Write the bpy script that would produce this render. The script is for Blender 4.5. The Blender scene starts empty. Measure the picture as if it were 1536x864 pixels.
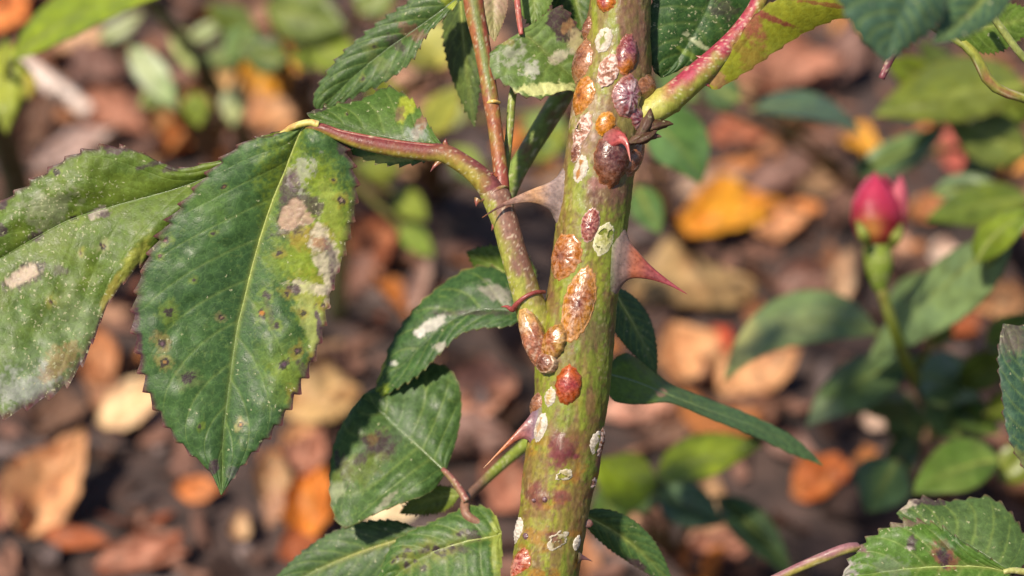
import bpy, math
import numpy as np
from mathutils import Vector

rng = np.random.default_rng(11)
sc = bpy.context.scene
col = sc.collection

# ------------------------------------------------------------------ camera, sky, sun, exposure
S = 0.000125           # metres covered by one photograph pixel in the plane of the cane
D = 0.32               # metres from the lens to that plane
PITCH = math.radians(35)
CAM_H = 0.42
SUN_EL, SUN_AZ = math.radians(56), math.radians(-139)   # azimuth from +Y, clockwise seen from above
EXPOSURE = 0.68

cam = bpy.data.cameras.new('camera')
cam.sensor_width = 36.0
cam.lens = 36.0 * D / (1536 * S)
cam.clip_start, cam.clip_end = 0.01, 200.0
cam.dof.use_dof = True
cam.dof.focus_distance = D - 22 * S
cam.dof.aperture_fstop = 9.6
cam_o = bpy.data.objects.new('camera', cam)
cam_o.location = (0, 0, CAM_H)
cam_o.rotation_euler = (math.pi / 2 - PITCH, 0, 0)
col.objects.link(cam_o)
sc.camera = cam_o

w = bpy.data.worlds.new('World'); sc.world = w; w.use_nodes = True
wn = w.node_tree
sky = wn.nodes.new('ShaderNodeTexSky'); sky.sky_type = 'NISHITA'; sky.sun_disc = False
sky.sun_elevation = SUN_EL; sky.sun_rotation = SUN_AZ
wn.links.new(sky.outputs[0], wn.nodes['Background'].inputs[0])
wn.nodes['Background'].inputs[1].default_value = 0.085

sun = bpy.data.lights.new('sun', 'SUN'); sun.energy = 4.8; sun.angle = math.radians(3.0); sun.color = (1, 0.9, 0.74)
sun_o = bpy.data.objects.new('sun', sun)
sd = Vector((math.sin(SUN_AZ) * math.cos(SUN_EL), math.cos(SUN_AZ) * math.cos(SUN_EL), math.sin(SUN_EL)))
sun_o.rotation_euler = sd.to_track_quat('Z', 'Y').to_euler(); sun_o.location = (-1, -1, 2)
col.objects.link(sun_o)

vs = sc.view_settings
vs.view_transform = 'Standard'; vs.look = 'None'; vs.exposure = EXPOSURE; vs.gamma = 1; vs.use_curve_mapping = False
sc.render.engine = 'CYCLES'
sc.cycles.use_denoising = True
sc.cycles.max_bounces = 8
sc.cycles.transparent_max_bounces = 8

# ------------------------------------------------------------------ coordinates
RIGHT = np.array([1.0, 0, 0])
FWD = np.array([0, math.cos(PITCH), -math.sin(PITCH)])
UP = np.array([0, math.sin(PITCH), math.cos(PITCH)])
CAMP = np.array([0, 0, CAM_H])
FOC = CAMP + FWD * D

def W(p):
    """points (x, y, depth): x, y in photograph pixels, depth in the same unit towards the lens -> world metres"""
    p = np.asarray(p, float)
    k = (D - p[..., 2] * S) / D
    return (FOC + ((p[..., 0] - 768) * S * k)[..., None] * RIGHT
            + ((432 - p[..., 1]) * S * k)[..., None] * UP - (p[..., 2] * S)[..., None] * FWD)

def WI(w_):
    q = np.asarray(w_, float) - FOC
    d = -(q @ FWD) / S
    k = (D - d * S) / D
    return np.array([768 + (q @ RIGHT) / (S * k), 432 - (q @ UP) / (S * k), d])

def GW(px, py, z=0.0):
    ray = FWD * D + (px - 768) * S * RIGHT + (432 - py) * S * UP
    t = (z - CAM_H) / ray[2]
    return CAMP + ray * t

def G(px, py, z=0.0):
    return tuple(WI(GW(px, py, z)))

# ------------------------------------------------------------------ numeric helpers
def _h(ix, iy, seed):
    n = (ix.astype(np.int64) * 374761393 + iy.astype(np.int64) * 668265263 + seed * 1442695041) & 0xffffffff
    n = ((n ^ (n >> 13)) * 1274126177) & 0xffffffff
    return ((n ^ (n >> 16)) & 0xffff) / 65535.0

def vnoise(x, y, seed=0):
    ix, iy = np.floor(x), np.floor(y)
    fx, fy = x - ix, y - iy
    fx = fx * fx * (3 - 2 * fx); fy = fy * fy * (3 - 2 * fy)
    a = _h(ix, iy, seed); b = _h(ix + 1, iy, seed); c = _h(ix, iy + 1, seed); d = _h(ix + 1, iy + 1, seed)
    return (a * (1 - fx) + b * fx) * (1 - fy) + (c * (1 - fx) + d * fx) * fy

def fbm(x, y, seed=0, o=4):
    x = np.asarray(x, float); y = np.asarray(y, float)
    t = 0; a = 0.5; s = 0
    for i in range(o):
        t = t + a * vnoise(x, y, seed + i * 17); s += a
        x = x * 2.03 + 5.3; y = y * 2.03 + 1.7; a *= 0.5
    return t / s

def sstep(a, b, x):
    t = np.clip((x - a) / (b - a), 0, 1)
    return t * t * (3 - 2 * t)

def mixc(c, k, m):
    m = np.clip(m, 0, 1)[..., None]
    return c * (1 - m) + np.asarray(k, float) * m

def spline(pts, n):
    """Catmull-Rom through pts, resampled to n points of equal arc length"""
    p = np.asarray(pts, float)
    if len(p) == 2:
        t = np.linspace(0, 1, n)[:, None]
        return p[0] * (1 - t) + p[1] * t
    e = np.vstack([2 * p[0] - p[1], p, 2 * p[-1] - p[-2]])
    out = []
    for i in range(len(p) - 1):
        a, b, c, d = e[i], e[i + 1], e[i + 2], e[i + 3]
        t = np.linspace(0, 1, 24, endpoint=False)[:, None]
        out.append(0.5 * (2 * b + (c - a) * t + (2 * a - 5 * b + 4 * c - d) * t ** 2 + (3 * b - a - 3 * c + d) * t ** 3))
    q = np.vstack(out + [p[-1:]])
    s = np.r_[0, np.cumsum(np.linalg.norm(np.diff(q[:, :3], axis=0), axis=1))]
    u = np.linspace(0, s[-1], n)
    return np.stack([np.interp(u, s, q[:, k]) for k in range(q.shape[1])], 1)

# ------------------------------------------------------------------ objects
def root_loc(o):
    v = np.zeros(3)
    while o is not None:
        v += np.array(o.location); o = o.parent
    return v

def mesh_obj(name, verts, faces, mat, parent=None, vcol=None, fleck=None, smooth=True, origin=None):
    verts = np.asarray(verts, float)
    off = root_loc(parent) if parent is not None else np.asarray(origin if origin is not None else verts.mean(0))
    me = bpy.data.meshes.new(name)
    faces = np.asarray(faces)
    nf, k = faces.shape
    me.vertices.add(len(verts)); me.vertices.foreach_set('co', (verts - off).astype(np.float32).ravel())
    me.loops.add(nf * k); me.loops.foreach_set('vertex_index', faces.astype(np.int32).ravel())
    me.polygons.add(nf); me.polygons.foreach_set('loop_start', np.arange(0, nf * k, k, dtype=np.int32))
    me.update(calc_edges=True)
    me.polygons.foreach_set('use_smooth', np.full(nf, smooth))
    if vcol is not None:
        a = me.attributes.new('pigment', 'FLOAT_COLOR', 'POINT')
        c = np.ones((len(verts), 4), np.float32); c[:, :3] = np.clip(vcol, 0, 1)
        a.data.foreach_set('color', c.ravel())
    if fleck is not None:
        a = me.attributes.new('fleck', 'FLOAT', 'POINT')
        a.data.foreach_set('value', np.asarray(fleck, np.float32))
    me.materials.append(mat)
    o = bpy.data.objects.new(name, me); col.objects.link(o)
    if parent is not None:
        o.parent = parent
    else:
        o.location = off
    return o

def tag(o, label=None, cat=None, group=None, kind=None):
    if label: o['label'] = label
    if cat: o['category'] = cat
    if group: o['group'] = group
    if kind: o['kind'] = kind
    return o

def empty(name, loc, label, cat, group=None):
    o = bpy.data.objects.new(name, None); o.empty_display_size = 0.01
    o.location = loc; col.objects.link(o)
    return tag(o, label, cat, group)

def grid_faces(nu, nv, close_v=False):
    i = np.arange(nu - 1)[:, None]; j = np.arange(nv if close_v else nv - 1)[None, :]
    j2 = (j + 1) % nv
    return np.stack(np.broadcast_arrays(i * nv + j, (i + 1) * nv + j, (i + 1) * nv + j2, i * nv + j2), -1).reshape(-1, 4)

# ------------------------------------------------------------------ materials
def new_mat(name):
    m = bpy.data.materials.new(name); m.use_nodes = True
    nt = m.node_tree
    return m, nt, nt.nodes, nt.links, nt.nodes['Principled BSDF']

def N(nt, t, **kw):
    n = nt.nodes.new(t)
    for k, v in kw.items():
        if k.startswith('i_'):
            n.inputs[k[2:].replace('_', ' ')].default_value = v
        else:
            setattr(n, k, v)
    return n

def pigment_mat(name, rough=0.45, spec=0.5, var=0.35, nscale=900.0, bump=0.3, bscale=2200.0, bdist=0.00012,
                transl=0.0, fleck=False, coat=0.0, sss=0.0, rvar=0.2, vor=False, aniso=None):
    m, nt, nodes, L, P = new_mat(name)
    att = N(nt, 'ShaderNodeAttribute', attribute_name='pigment')
    geo = N(nt, 'ShaderNodeNewGeometry')
    pos = geo.outputs['Position']
    if aniso:
        mp = N(nt, 'ShaderNodeMapping'); mp.inputs['Rotation'].default_value = aniso[0]; mp.inputs['Scale'].default_value = aniso[1]
        L.new(pos, mp.inputs['Vector']); pos2 = mp.outputs[0]
    else:
        pos2 = pos
    n1 = N(nt, 'ShaderNodeTexNoise'); n1.inputs['Scale'].default_value = nscale; n1.inputs['Detail'].default_value = 5
    L.new(pos2, n1.inputs['Vector'])
    mr = N(nt, 'ShaderNodeMapRange'); mr.inputs['From Min'].default_value = 0.3; mr.inputs['From Max'].default_value = 0.7
    mr.inputs['To Min'].default_value = 1 - var; mr.inputs['To Max'].default_value = 1 + var
    L.new(n1.outputs[0], mr.inputs['Value'])
    mul = N(nt, 'ShaderNodeMix', data_type='RGBA', blend_type='MULTIPLY'); mul.inputs['Factor'].default_value = 1
    L.new(att.outputs['Color'], mul.inputs['A']); L.new(mr.outputs[0], mul.inputs['B'])
    colour = mul.outputs['Result']
    if fleck:
        fa = N(nt, 'ShaderNodeAttribute', attribute_name='fleck')
        vo = N(nt, 'ShaderNodeTexVoronoi'); vo.inputs['Scale'].default_value = 1500.0
        nd = N(nt, 'ShaderNodeTexNoise'); nd.inputs['Scale'].default_value = 1800.0; nd.inputs['Detail'].default_value = 2
        L.new(pos, nd.inputs['Vector'])
        va = N(nt, 'ShaderNodeVectorMath', operation='MULTIPLY_ADD')
        va.inputs[1].default_value = (0.0012, 0.0012, 0.0012)
        L.new(nd.outputs['Color'], va.inputs[0]); L.new(pos, va.inputs[2]); L.new(va.outputs[0], vo.inputs['Vector'])
        wn_ = N(nt, 'ShaderNodeSeparateColor'); L.new(vo.outputs['Color'], wn_.inputs[0])
        # a fleck where the random number of the cell falls below the local density, inside the middle of the cell
        lt = N(nt, 'ShaderNodeMath', operation='LESS_THAN'); L.new(wn_.outputs[0], lt.inputs[0]); L.new(fa.outputs['Fac'], lt.inputs[1])
        md = N(nt, 'ShaderNodeMapRange'); md.inputs['From Min'].default_value = 0.42; md.inputs['From Max'].default_value = 0.2
        L.new(vo.outputs['Distance'], md.inputs['Value'])
        mm = N(nt, 'ShaderNodeMath', operation='MULTIPLY'); L.new(lt.outputs[0], mm.inputs[0]); L.new(md.outputs[0], mm.inputs[1])
        m2 = N(nt, 'ShaderNodeMath', operation='MULTIPLY'); L.new(mm.outputs[0], m2.inputs[0]); m2.inputs[1].default_value = 0.7
        fx = N(nt, 'ShaderNodeMix', data_type='RGBA'); fx.inputs['B'].default_value = (0.42, 0.4, 0.24, 1)
        L.new(m2.outputs[0], fx.inputs['Factor']); L.new(colour, fx.inputs['A'])
        colour = fx.outputs['Result']
    L.new(colour, P.inputs['Base Color'])
    n2 = N(nt, 'ShaderNodeTexNoise'); n2.inputs['Scale'].default_value = bscale; n2.inputs['Detail'].default_value = 4
    L.new(pos2, n2.inputs['Vector'])
    bm = N(nt, 'ShaderNodeBump'); bm.inputs['Strength'].default_value = bump; bm.inputs['Distance'].default_value = bdist
    hsrc = n2.outputs[0]
    if vor:
        vv = N(nt, 'ShaderNodeTexVoronoi', feature='DISTANCE_TO_EDGE'); vv.inputs['Scale'].default_value = 650.0
        L.new(va.outputs[0] if fleck else pos, vv.inputs['Vector'])
        mrv = N(nt, 'ShaderNodeMapRange'); mrv.inputs['From Max'].default_value = 0.22
        L.new(vv.outputs['Distance'], mrv.inputs['Value'])
        ad = N(nt, 'ShaderNodeMath', operation='MULTIPLY_ADD'); ad.inputs[1].default_value = 0.6
        L.new(mrv.outputs[0], ad.inputs[0]); L.new(n2.outputs[0], ad.inputs[2]); hsrc = ad.outputs[0]
        # the fine vein net is paler than the cells between
        inv = N(nt, 'ShaderNodeMapRange'); inv.inputs['From Max'].default_value = 0.09
        inv.inputs['To Min'].default_value = 0.4; inv.inputs['To Max'].default_value = 0.0
        L.new(vv.outputs['Distance'], inv.inputs['Value'])
        vm = N(nt, 'ShaderNodeMix', data_type='RGBA', blend_type='ADD')
        vm.inputs['B'].default_value = (0.05, 0.09, 0.02, 1)
        L.new(inv.outputs[0], vm.inputs['Factor']); L.new(colour, vm.inputs['A'])
        colour = vm.outputs['Result']; L.new(colour, P.inputs['Base Color'])
    L.new(hsrc, bm.inputs['Height']); L.new(bm.outputs[0], P.inputs['Normal'])
    rr = N(nt, 'ShaderNodeMapRange'); rr.inputs['From Min'].default_value = 0.3; rr.inputs['From Max'].default_value = 0.7
    rr.inputs['To Min'].default_value = max(0.05, rough - rvar); rr.inputs['To Max'].default_value = min(1, rough + rvar)
    L.new(n1.outputs[0], rr.inputs['Value']); L.new(rr.outputs[0], P.inputs['Roughness'])
    P.inputs['Specular IOR Level'].default_value = spec
    P.inputs['Coat Weight'].default_value = coat; P.inputs['Coat Roughness'].default_value = 0.2
    if sss:
        P.inputs['Subsurface Weight'].default_value = sss
        P.inputs['Subsurface Radius'].default_value = (1, 0.5, 0.25); P.inputs['Subsurface Scale'].default_value = 0.0008
    if transl:
        T = N(nt, 'ShaderNodeBsdfTranslucent')
        tc = N(nt, 'ShaderNodeMix', data_type='RGBA', blend_type='MULTIPLY'); tc.inputs['Factor'].default_value = 1
        tc.inputs['B'].default_value = (1.6, 1.5, 0.6, 1)
        L.new(colour, tc.inputs['A']); L.new(tc.outputs['Result'], T.inputs['Color'])
        mx = N(nt, 'ShaderNodeMixShader'); mx.inputs[0].default_value = transl
        L.new(P.outputs[0], mx.inputs[1]); L.new(T.outputs[0], mx.inputs[2])
        L.new(mx.outputs[0], nodes['Material Output'].inputs['Surface'])
    return m

M_LEAF = pigment_mat('rose_leaf', rough=0.48, spec=0.3, var=0.2, nscale=700, bump=0.32, bscale=2500, bdist=0.0001,
                     transl=0.3, fleck=True, vor=True, rvar=0.12)
M_LEAF_FAR = pigment_mat('far_leaf', rough=0.45, spec=0.45, var=0.25, nscale=220, bump=0.3, bscale=700, bdist=0.0003, transl=0.35)
M_CANE = pigment_mat('cane_bark', rough=0.5, spec=0.35, var=0.2, nscale=1500, bump=0.5, bscale=3200, bdist=0.00012, sss=0.06,
                     aniso=((PITCH, 0, math.radians(0)), (1, 1, 0.45)))
M_THORN = pigment_mat('thorn', rough=0.42, spec=0.5, var=0.25, nscale=1500, bump=0.35, bscale=3000, bdist=0.0001, sss=0.15)
M_SHELL = pigment_mat('insect_shell', rough=0.3, spec=0.5, var=0.35, nscale=2200, bump=0.55, bscale=3000, bdist=0.00016, coat=0.3, sss=0.2, rvar=0.18)
M_WAX = pigment_mat('insect_wax', rough=0.6, spec=0.3, var=0.2, nscale=2600, bump=0.6, bscale=3500, bdist=0.00015)
M_LITTER = pigment_mat('dead_leaf', rough=0.6, spec=0.35, var=0.3, nscale=160, bump=0.5, bscale=500, bdist=0.0006, transl=0.2)
M_CHIP = pigment_mat('bark_chip', rough=0.8, spec=0.25, var=0.45, nscale=300, bump=0.7, bscale=600, bdist=0.0008)
M_PETAL = pigment_mat('petal', rough=0.5, spec=0.25, var=0.15, nscale=300, bump=0.2, bscale=600, bdist=0.0002, sss=0.2)

def soil_mat():
    m, nt, nodes, L, P = new_mat('soil')
    geo = N(nt, 'ShaderNodeNewGeometry')
    a = N(nt, 'ShaderNodeTexNoise'); a.inputs['Scale'].default_value = 60; a.inputs['Detail'].default_value = 8
    L.new(geo.outputs['Position'], a.inputs['Vector'])
    r = N(nt, 'ShaderNodeValToRGB')
    r.color_ramp.elements[0].position = 0.3; r.color_ramp.elements[0].color = (0.012, 0.008, 0.008, 1)
    r.color_ramp.elements[1].position = 0.75; r.color_ramp.elements[1].color = (0.085, 0.05, 0.042, 1)
    L.new(a.outputs[0], r.inputs[0]); L.new(r.outputs[0], P.inputs['Base Color'])
    b = N(nt, 'ShaderNodeTexNoise'); b.inputs['Scale'].default_value = 260; b.inputs['Detail'].default_value = 6
    L.new(geo.outputs['Position'], b.inputs['Vector'])
    bm = N(nt, 'ShaderNodeBump'); bm.inputs['Strength'].default_value = 0.9; bm.inputs['Distance'].default_value = 0.003
    L.new(b.outputs[0], bm.inputs['Height']); L.new(bm.outputs[0], P.inputs['Normal'])
    P.inputs['Roughness'].default_value = 0.95
    return m
M_SOIL = soil_mat()

# ------------------------------------------------------------------ ground
def ground_z(x, y):
    return 0.018 * (fbm(x * 9 + 40, y * 9 + 40, 3) - 0.5) + 0.006 * (fbm(x * 45 + 9, y * 45 + 9, 8) - 0.5)

def build_ground():
    # fine in the bed, one sheet that widens to the horizon
    a = np.linspace(-1, 1, 260); g = np.sign(a) * (np.abs(a) * 1.1 + 60 * np.abs(a) ** 9)
    X, Y = np.meshgrid(g, g + 0.75, indexing='ij')
    near = np.exp(-((X / 3) ** 2 + ((Y - 0.75) / 3) ** 2))
    Z = ground_z(X, Y) * near
    v = np.stack([X, Y, Z], -1).reshape(-1, 3)
    o = mesh_obj('ground', v, grid_faces(260, 260)[:, ::-1], M_SOIL, origin=(0, 0, 0))
    tag(o, 'dark brown soil of the rose bed', None, None, 'structure')
build_ground()

def build_mulch():
    n = 15000
    x = rng.uniform(-0.95, 0.95, n); y = rng.uniform(0.12, 1.75, n)
    ln = rng.lognormal(math.log(0.012), 0.5, n).clip(0.004, 0.036); wd = ln * rng.uniform(0.25, 0.7, n); th = wd * rng.uniform(0.1, 0.35, n)
    yaw = rng.uniform(0, 2 * np.pi, n); tx = rng.normal(0, 0.28, n); ty = rng.normal(0, 0.28, n)
    # template: bent plate, 4 x 3 vertices top and bottom
    us = np.linspace(-0.5, 0.5, 4); vs_ = np.linspace(-0.5, 0.5, 3)
    U, V = np.meshgrid(us, vs_, indexing='ij'); U = U.ravel(); V = V.ravel()
    jit = rng.normal(0, 0.09, (n, 12)); bend = rng.normal(0, 0.35, n)
    taper = rng.uniform(0.3, 1.0, (n, 1))
    px = (U[None] + jit) * ln[:, None]; py = (V[None] * (1 - (1 - taper) * np.abs(U[None] * 2) ** 1.5) + rng.normal(0, 0.09, (n, 12))) * wd[:, None]
    pz = bend[:, None] * (U[None] ** 2) * ln[:, None] * 1.6 + rng.normal(0, 0.03, (n, 12)) * ln[:, None]
    top = np.stack([px, py, pz + th[:, None] / 2], -1); bot = np.stack([px, py, pz - th[:, None] / 2], -1)
    P = np.concatenate([top, bot], 1)
    c, s = np.cos(tx)[:, None], np.sin(tx)[:, None]; P[..., 1], P[..., 2] = P[..., 1] * c - P[..., 2] * s, P[..., 1] * s + P[..., 2] * c
    c, s = np.cos(ty)[:, None], np.sin(ty)[:, None]; P[..., 0], P[..., 2] = P[..., 0] * c + P[..., 2] * s, -P[..., 0] * s + P[..., 2] * c
    c, s = np.cos(yaw)[:, None], np.sin(yaw)[:, None]; P[..., 0], P[..., 1] = P[..., 0] * c - P[..., 1] * s, P[..., 0] * s + P[..., 1] * c
    P[..., 0] += x[:, None]; P[..., 1] += y[:, None]
    P[..., 2] += (ground_z(x, y) + rng.uniform(0.0, 0.006, n))[:, None]
    f = grid_faces(4, 3)
    edge = [0, 3, 6, 9, 10, 11, 8, 5, 2, 1]
    rim = np.array([[a, b, b + 12, a + 12] for a, b in zip(edge, edge[1:] + edge[:1])])
    F = np.concatenate([f[:, ::-1], f + 12, rim])
    faces = (F[None] + (np.arange(n) * 24)[:, None, None]).reshape(-1, 4)
    pal = np.array([[0.04, 0.022, 0.018], [0.075, 0.038, 0.028], [0.13, 0.065, 0.048], [0.2, 0.1, 0.07], [0.3, 0.16, 0.1], [0.36, 0.13, 0.04], [0.11, 0.08, 0.075]])
    k = rng.choice(len(pal), n, p=[0.22, 0.22, 0.2, 0.14, 0.08, 0.05, 0.09])
    c = np.repeat(pal[k] * rng.uniform(0.7, 1.25, (n, 1)), 24, 0)
    o = mesh_obj('mulch', P.reshape(-1, 3), faces, M_CHIP, vcol=c, smooth=False, origin=(0, 0.6, 0))
    tag(o, 'brown bark chips and crumbled leaf bits covering the soil', None, None, 'stuff')
build_mulch()

def build_litter():
    n, nu, nv = 2000, 7, 5
    x = rng.uniform(-0.8, 0.8, n); y = rng.uniform(0.2, 1.7, n)
    ln = rng.uniform(0.014, 0.034, n); wd = ln * rng.uniform(0.35, 0.7, n)
    U, V = np.meshgrid(np.linspace(0, 1, nu), np.linspace(-1, 1, nv), indexing='ij'); U = U.ravel(); V = V.ravel()
    pw = rng.uniform(0.6, 1.2, (n, 1))
    w_ = np.sin(np.pi * np.clip(U[None], 0.03, 0.985) ** pw) * (1 + rng.normal(0, 0.14, (n, nu * nv)))
    px = (U[None] - 0.5) * ln[:, None]; py = V[None] * w_ * wd[:, None] / 2
    pz = wd[:, None] * (rng.uniform(-0.3, 0.6, (n, 1)) * (V[None] * w_) ** 2 + rng.normal(0, 0.05, (n, nu * nv))) + ln[:, None] * rng.uniform(-0.4, 0.8, (n, 1)) * (U[None] - 0.5) ** 2
    T = np.stack([px, py, pz], -1); B = T.copy(); B[..., 2] -= 0.0004
    P = np.concatenate([T, B], 1)
    for (i, j, a) in ((1, 2, rng.normal(0.1, 0.45, n)), (0, 2, rng.normal(0, 0.4, n)), (0, 1, rng.uniform(0, 6.283, n))):
        c, s_ = np.cos(a)[:, None], np.sin(a)[:, None]; P[..., i], P[..., j] = P[..., i] * c - P[..., j] * s_, P[..., i] * s_ + P[..., j] * c
    P[..., 0] += x[:, None]; P[..., 1] += y[:, None]; P[..., 2] += (ground_z(x, y) + rng.uniform(0.002, 0.008, n))[:, None]
    f = grid_faces(nu, nv); m = nu * nv
    ring = np.concatenate([np.arange(nv), np.arange(1, nu) * nv + nv - 1, (nu - 1) * nv + np.arange(nv - 2, -1, -1), np.arange(nu - 2, 0, -1) * nv]); r2 = np.roll(ring, -1)
    F = np.concatenate([f, f[:, ::-1] + m, np.stack([r2, ring, ring + m, r2 + m], 1)])
    faces = (F[None] + (np.arange(n) * 2 * m)[:, None, None]).reshape(-1, 4)
    pal = np.array([[0.34, 0.15, 0.075], [0.24, 0.11, 0.065], [0.4, 0.13, 0.025], [0.17, 0.075, 0.045], [0.34, 0.2, 0.11], [0.1, 0.05, 0.032], [0.22, 0.06, 0.025]])
    k = rng.choice(len(pal), n, p=[0.15, 0.2, 0.08, 0.22, 0.1, 0.17, 0.08])
    c = np.repeat(pal[k] * rng.uniform(0.7, 1.2, (n, 1)), 2 * m, 0) * rng.uniform(0.8, 1.2, (n * 2 * m, 1))
    o = mesh_obj('leaf_litter', P.reshape(-1, 3), faces, M_LITTER, vcol=c, origin=(0, 0.6, 0))
    tag(o, 'crumpled torn bits of red brown and tan dead leaves among the mulch', None, None, 'stuff')
build_litter()

# ------------------------------------------------------------------ plant builders
def tube(name, pts, mat, parent, colour, nseg=24, nlen=60, bump=None, flare=None, cap=True):
    """pts (x, y, depth, radius) in photograph pixels"""
    c = spline(pts, nlen)
    p, r = c[:, :3], c[:, 3]
    t = np.gradient(p, axis=0); t /= np.linalg.norm(t, axis=1)[:, None]
    n1 = np.cross(t, [0, 0, 1.0]); n1 /= np.linalg.norm(n1, axis=1)[:, None] + 1e-9
    n1 *= np.where(n1[:, :1] * 1 + n1[:, 1:2] * 0.01 < 0, -1, 1) if abs(n1[:, 0].mean()) > abs(n1[:, 1].mean()) else 1
    n2 = np.cross(n1, t); n2 *= np.where(n2[:, 2:3] < 0, -1, 1)
    th = np.linspace(0, 2 * np.pi, nseg, endpoint=False)
    nor = np.sin(th)[None, :, None] * n1[:, None] + np.cos(th)[None, :, None] * n2[:, None]
    rr = np.repeat(r[:, None], nseg, 1)
    u = np.linspace(0, 1, nlen)[:, None] * np.ones((1, nseg)); TH = th[None] * np.ones((nlen, 1))
    if bump is not None:
        rr = rr + bump(u, TH, p[:, None, :] + nor * rr[..., None])
    off = nor * rr[..., None]
    k = (D - p[:, 2] * S) / D
    off[..., 2] *= k[:, None]
    V = p[:, None] + off
    cc = colour(u, TH, V, nor)
    Wv = W(V).reshape(-1, 3); faces = grid_faces(nlen, nseg, True)
    cc = cc.reshape(-1, 3)
    if cap:
        Wv = np.vstack([Wv, W(p[:1]), W(p[-1:])]); cc = np.vstack([cc, cc[:1], cc[-1:]])
        n0 = nlen * nseg; j = np.arange(nseg)
        f1 = np.stack([np.full(nseg, n0), j, (j + 1) % nseg, (j + 1) % nseg], 1)
        f2 = np.stack([np.full(nseg, n0 + 1), (nlen - 1) * nseg + (j + 1) % nseg, (nlen - 1) * nseg + j, (nlen - 1) * nseg + j], 1)
        # triangles stored as separate mesh step below
        tri = np.vstack([f1, f2])[:, :3]
    o = mesh_obj(name, Wv, faces, mat, parent, cc)
    if cap:
        import bmesh
        bm = bmesh.new(); bm.from_mesh(o.data); bm.verts.ensure_lookup_table()
        for a, b, c_ in tri:
            try: bm.faces.new((bm.verts[int(a)], bm.verts[int(b)], bm.verts[int(c_)])).smooth = True
            except ValueError: pass
        bmesh.ops.recalc_face_normals(bm, faces=bm.faces)
        bm.to_mesh(o.data); bm.free()
    return o

def patch_mask(x, y, px, py, rx, ry, ang=0, rag=0.4, soft=0.35, seed=0):
    a = math.radians(ang); dx, dy = x - px, y - py
    X = dx * math.cos(a) - dy * math.sin(a); Y = dx * math.sin(a) + dy * math.cos(a)
    f = max(6.0, min(rx, ry) * 0.7)
    d = np.sqrt((X / rx) ** 2 + (Y / ry) ** 2) + rag * 2 * (fbm(x / f, y / f, seed + 5) - 0.5) + rag * 1.7 * (fbm(x / 4.2, y / 4.2, seed + 9, 3) - 0.5)
    soft = soft * 0.65
    return 1 - sstep(1 - soft, 1 + soft, d)

GREEN = (0.028, 0.075, 0.020)

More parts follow.
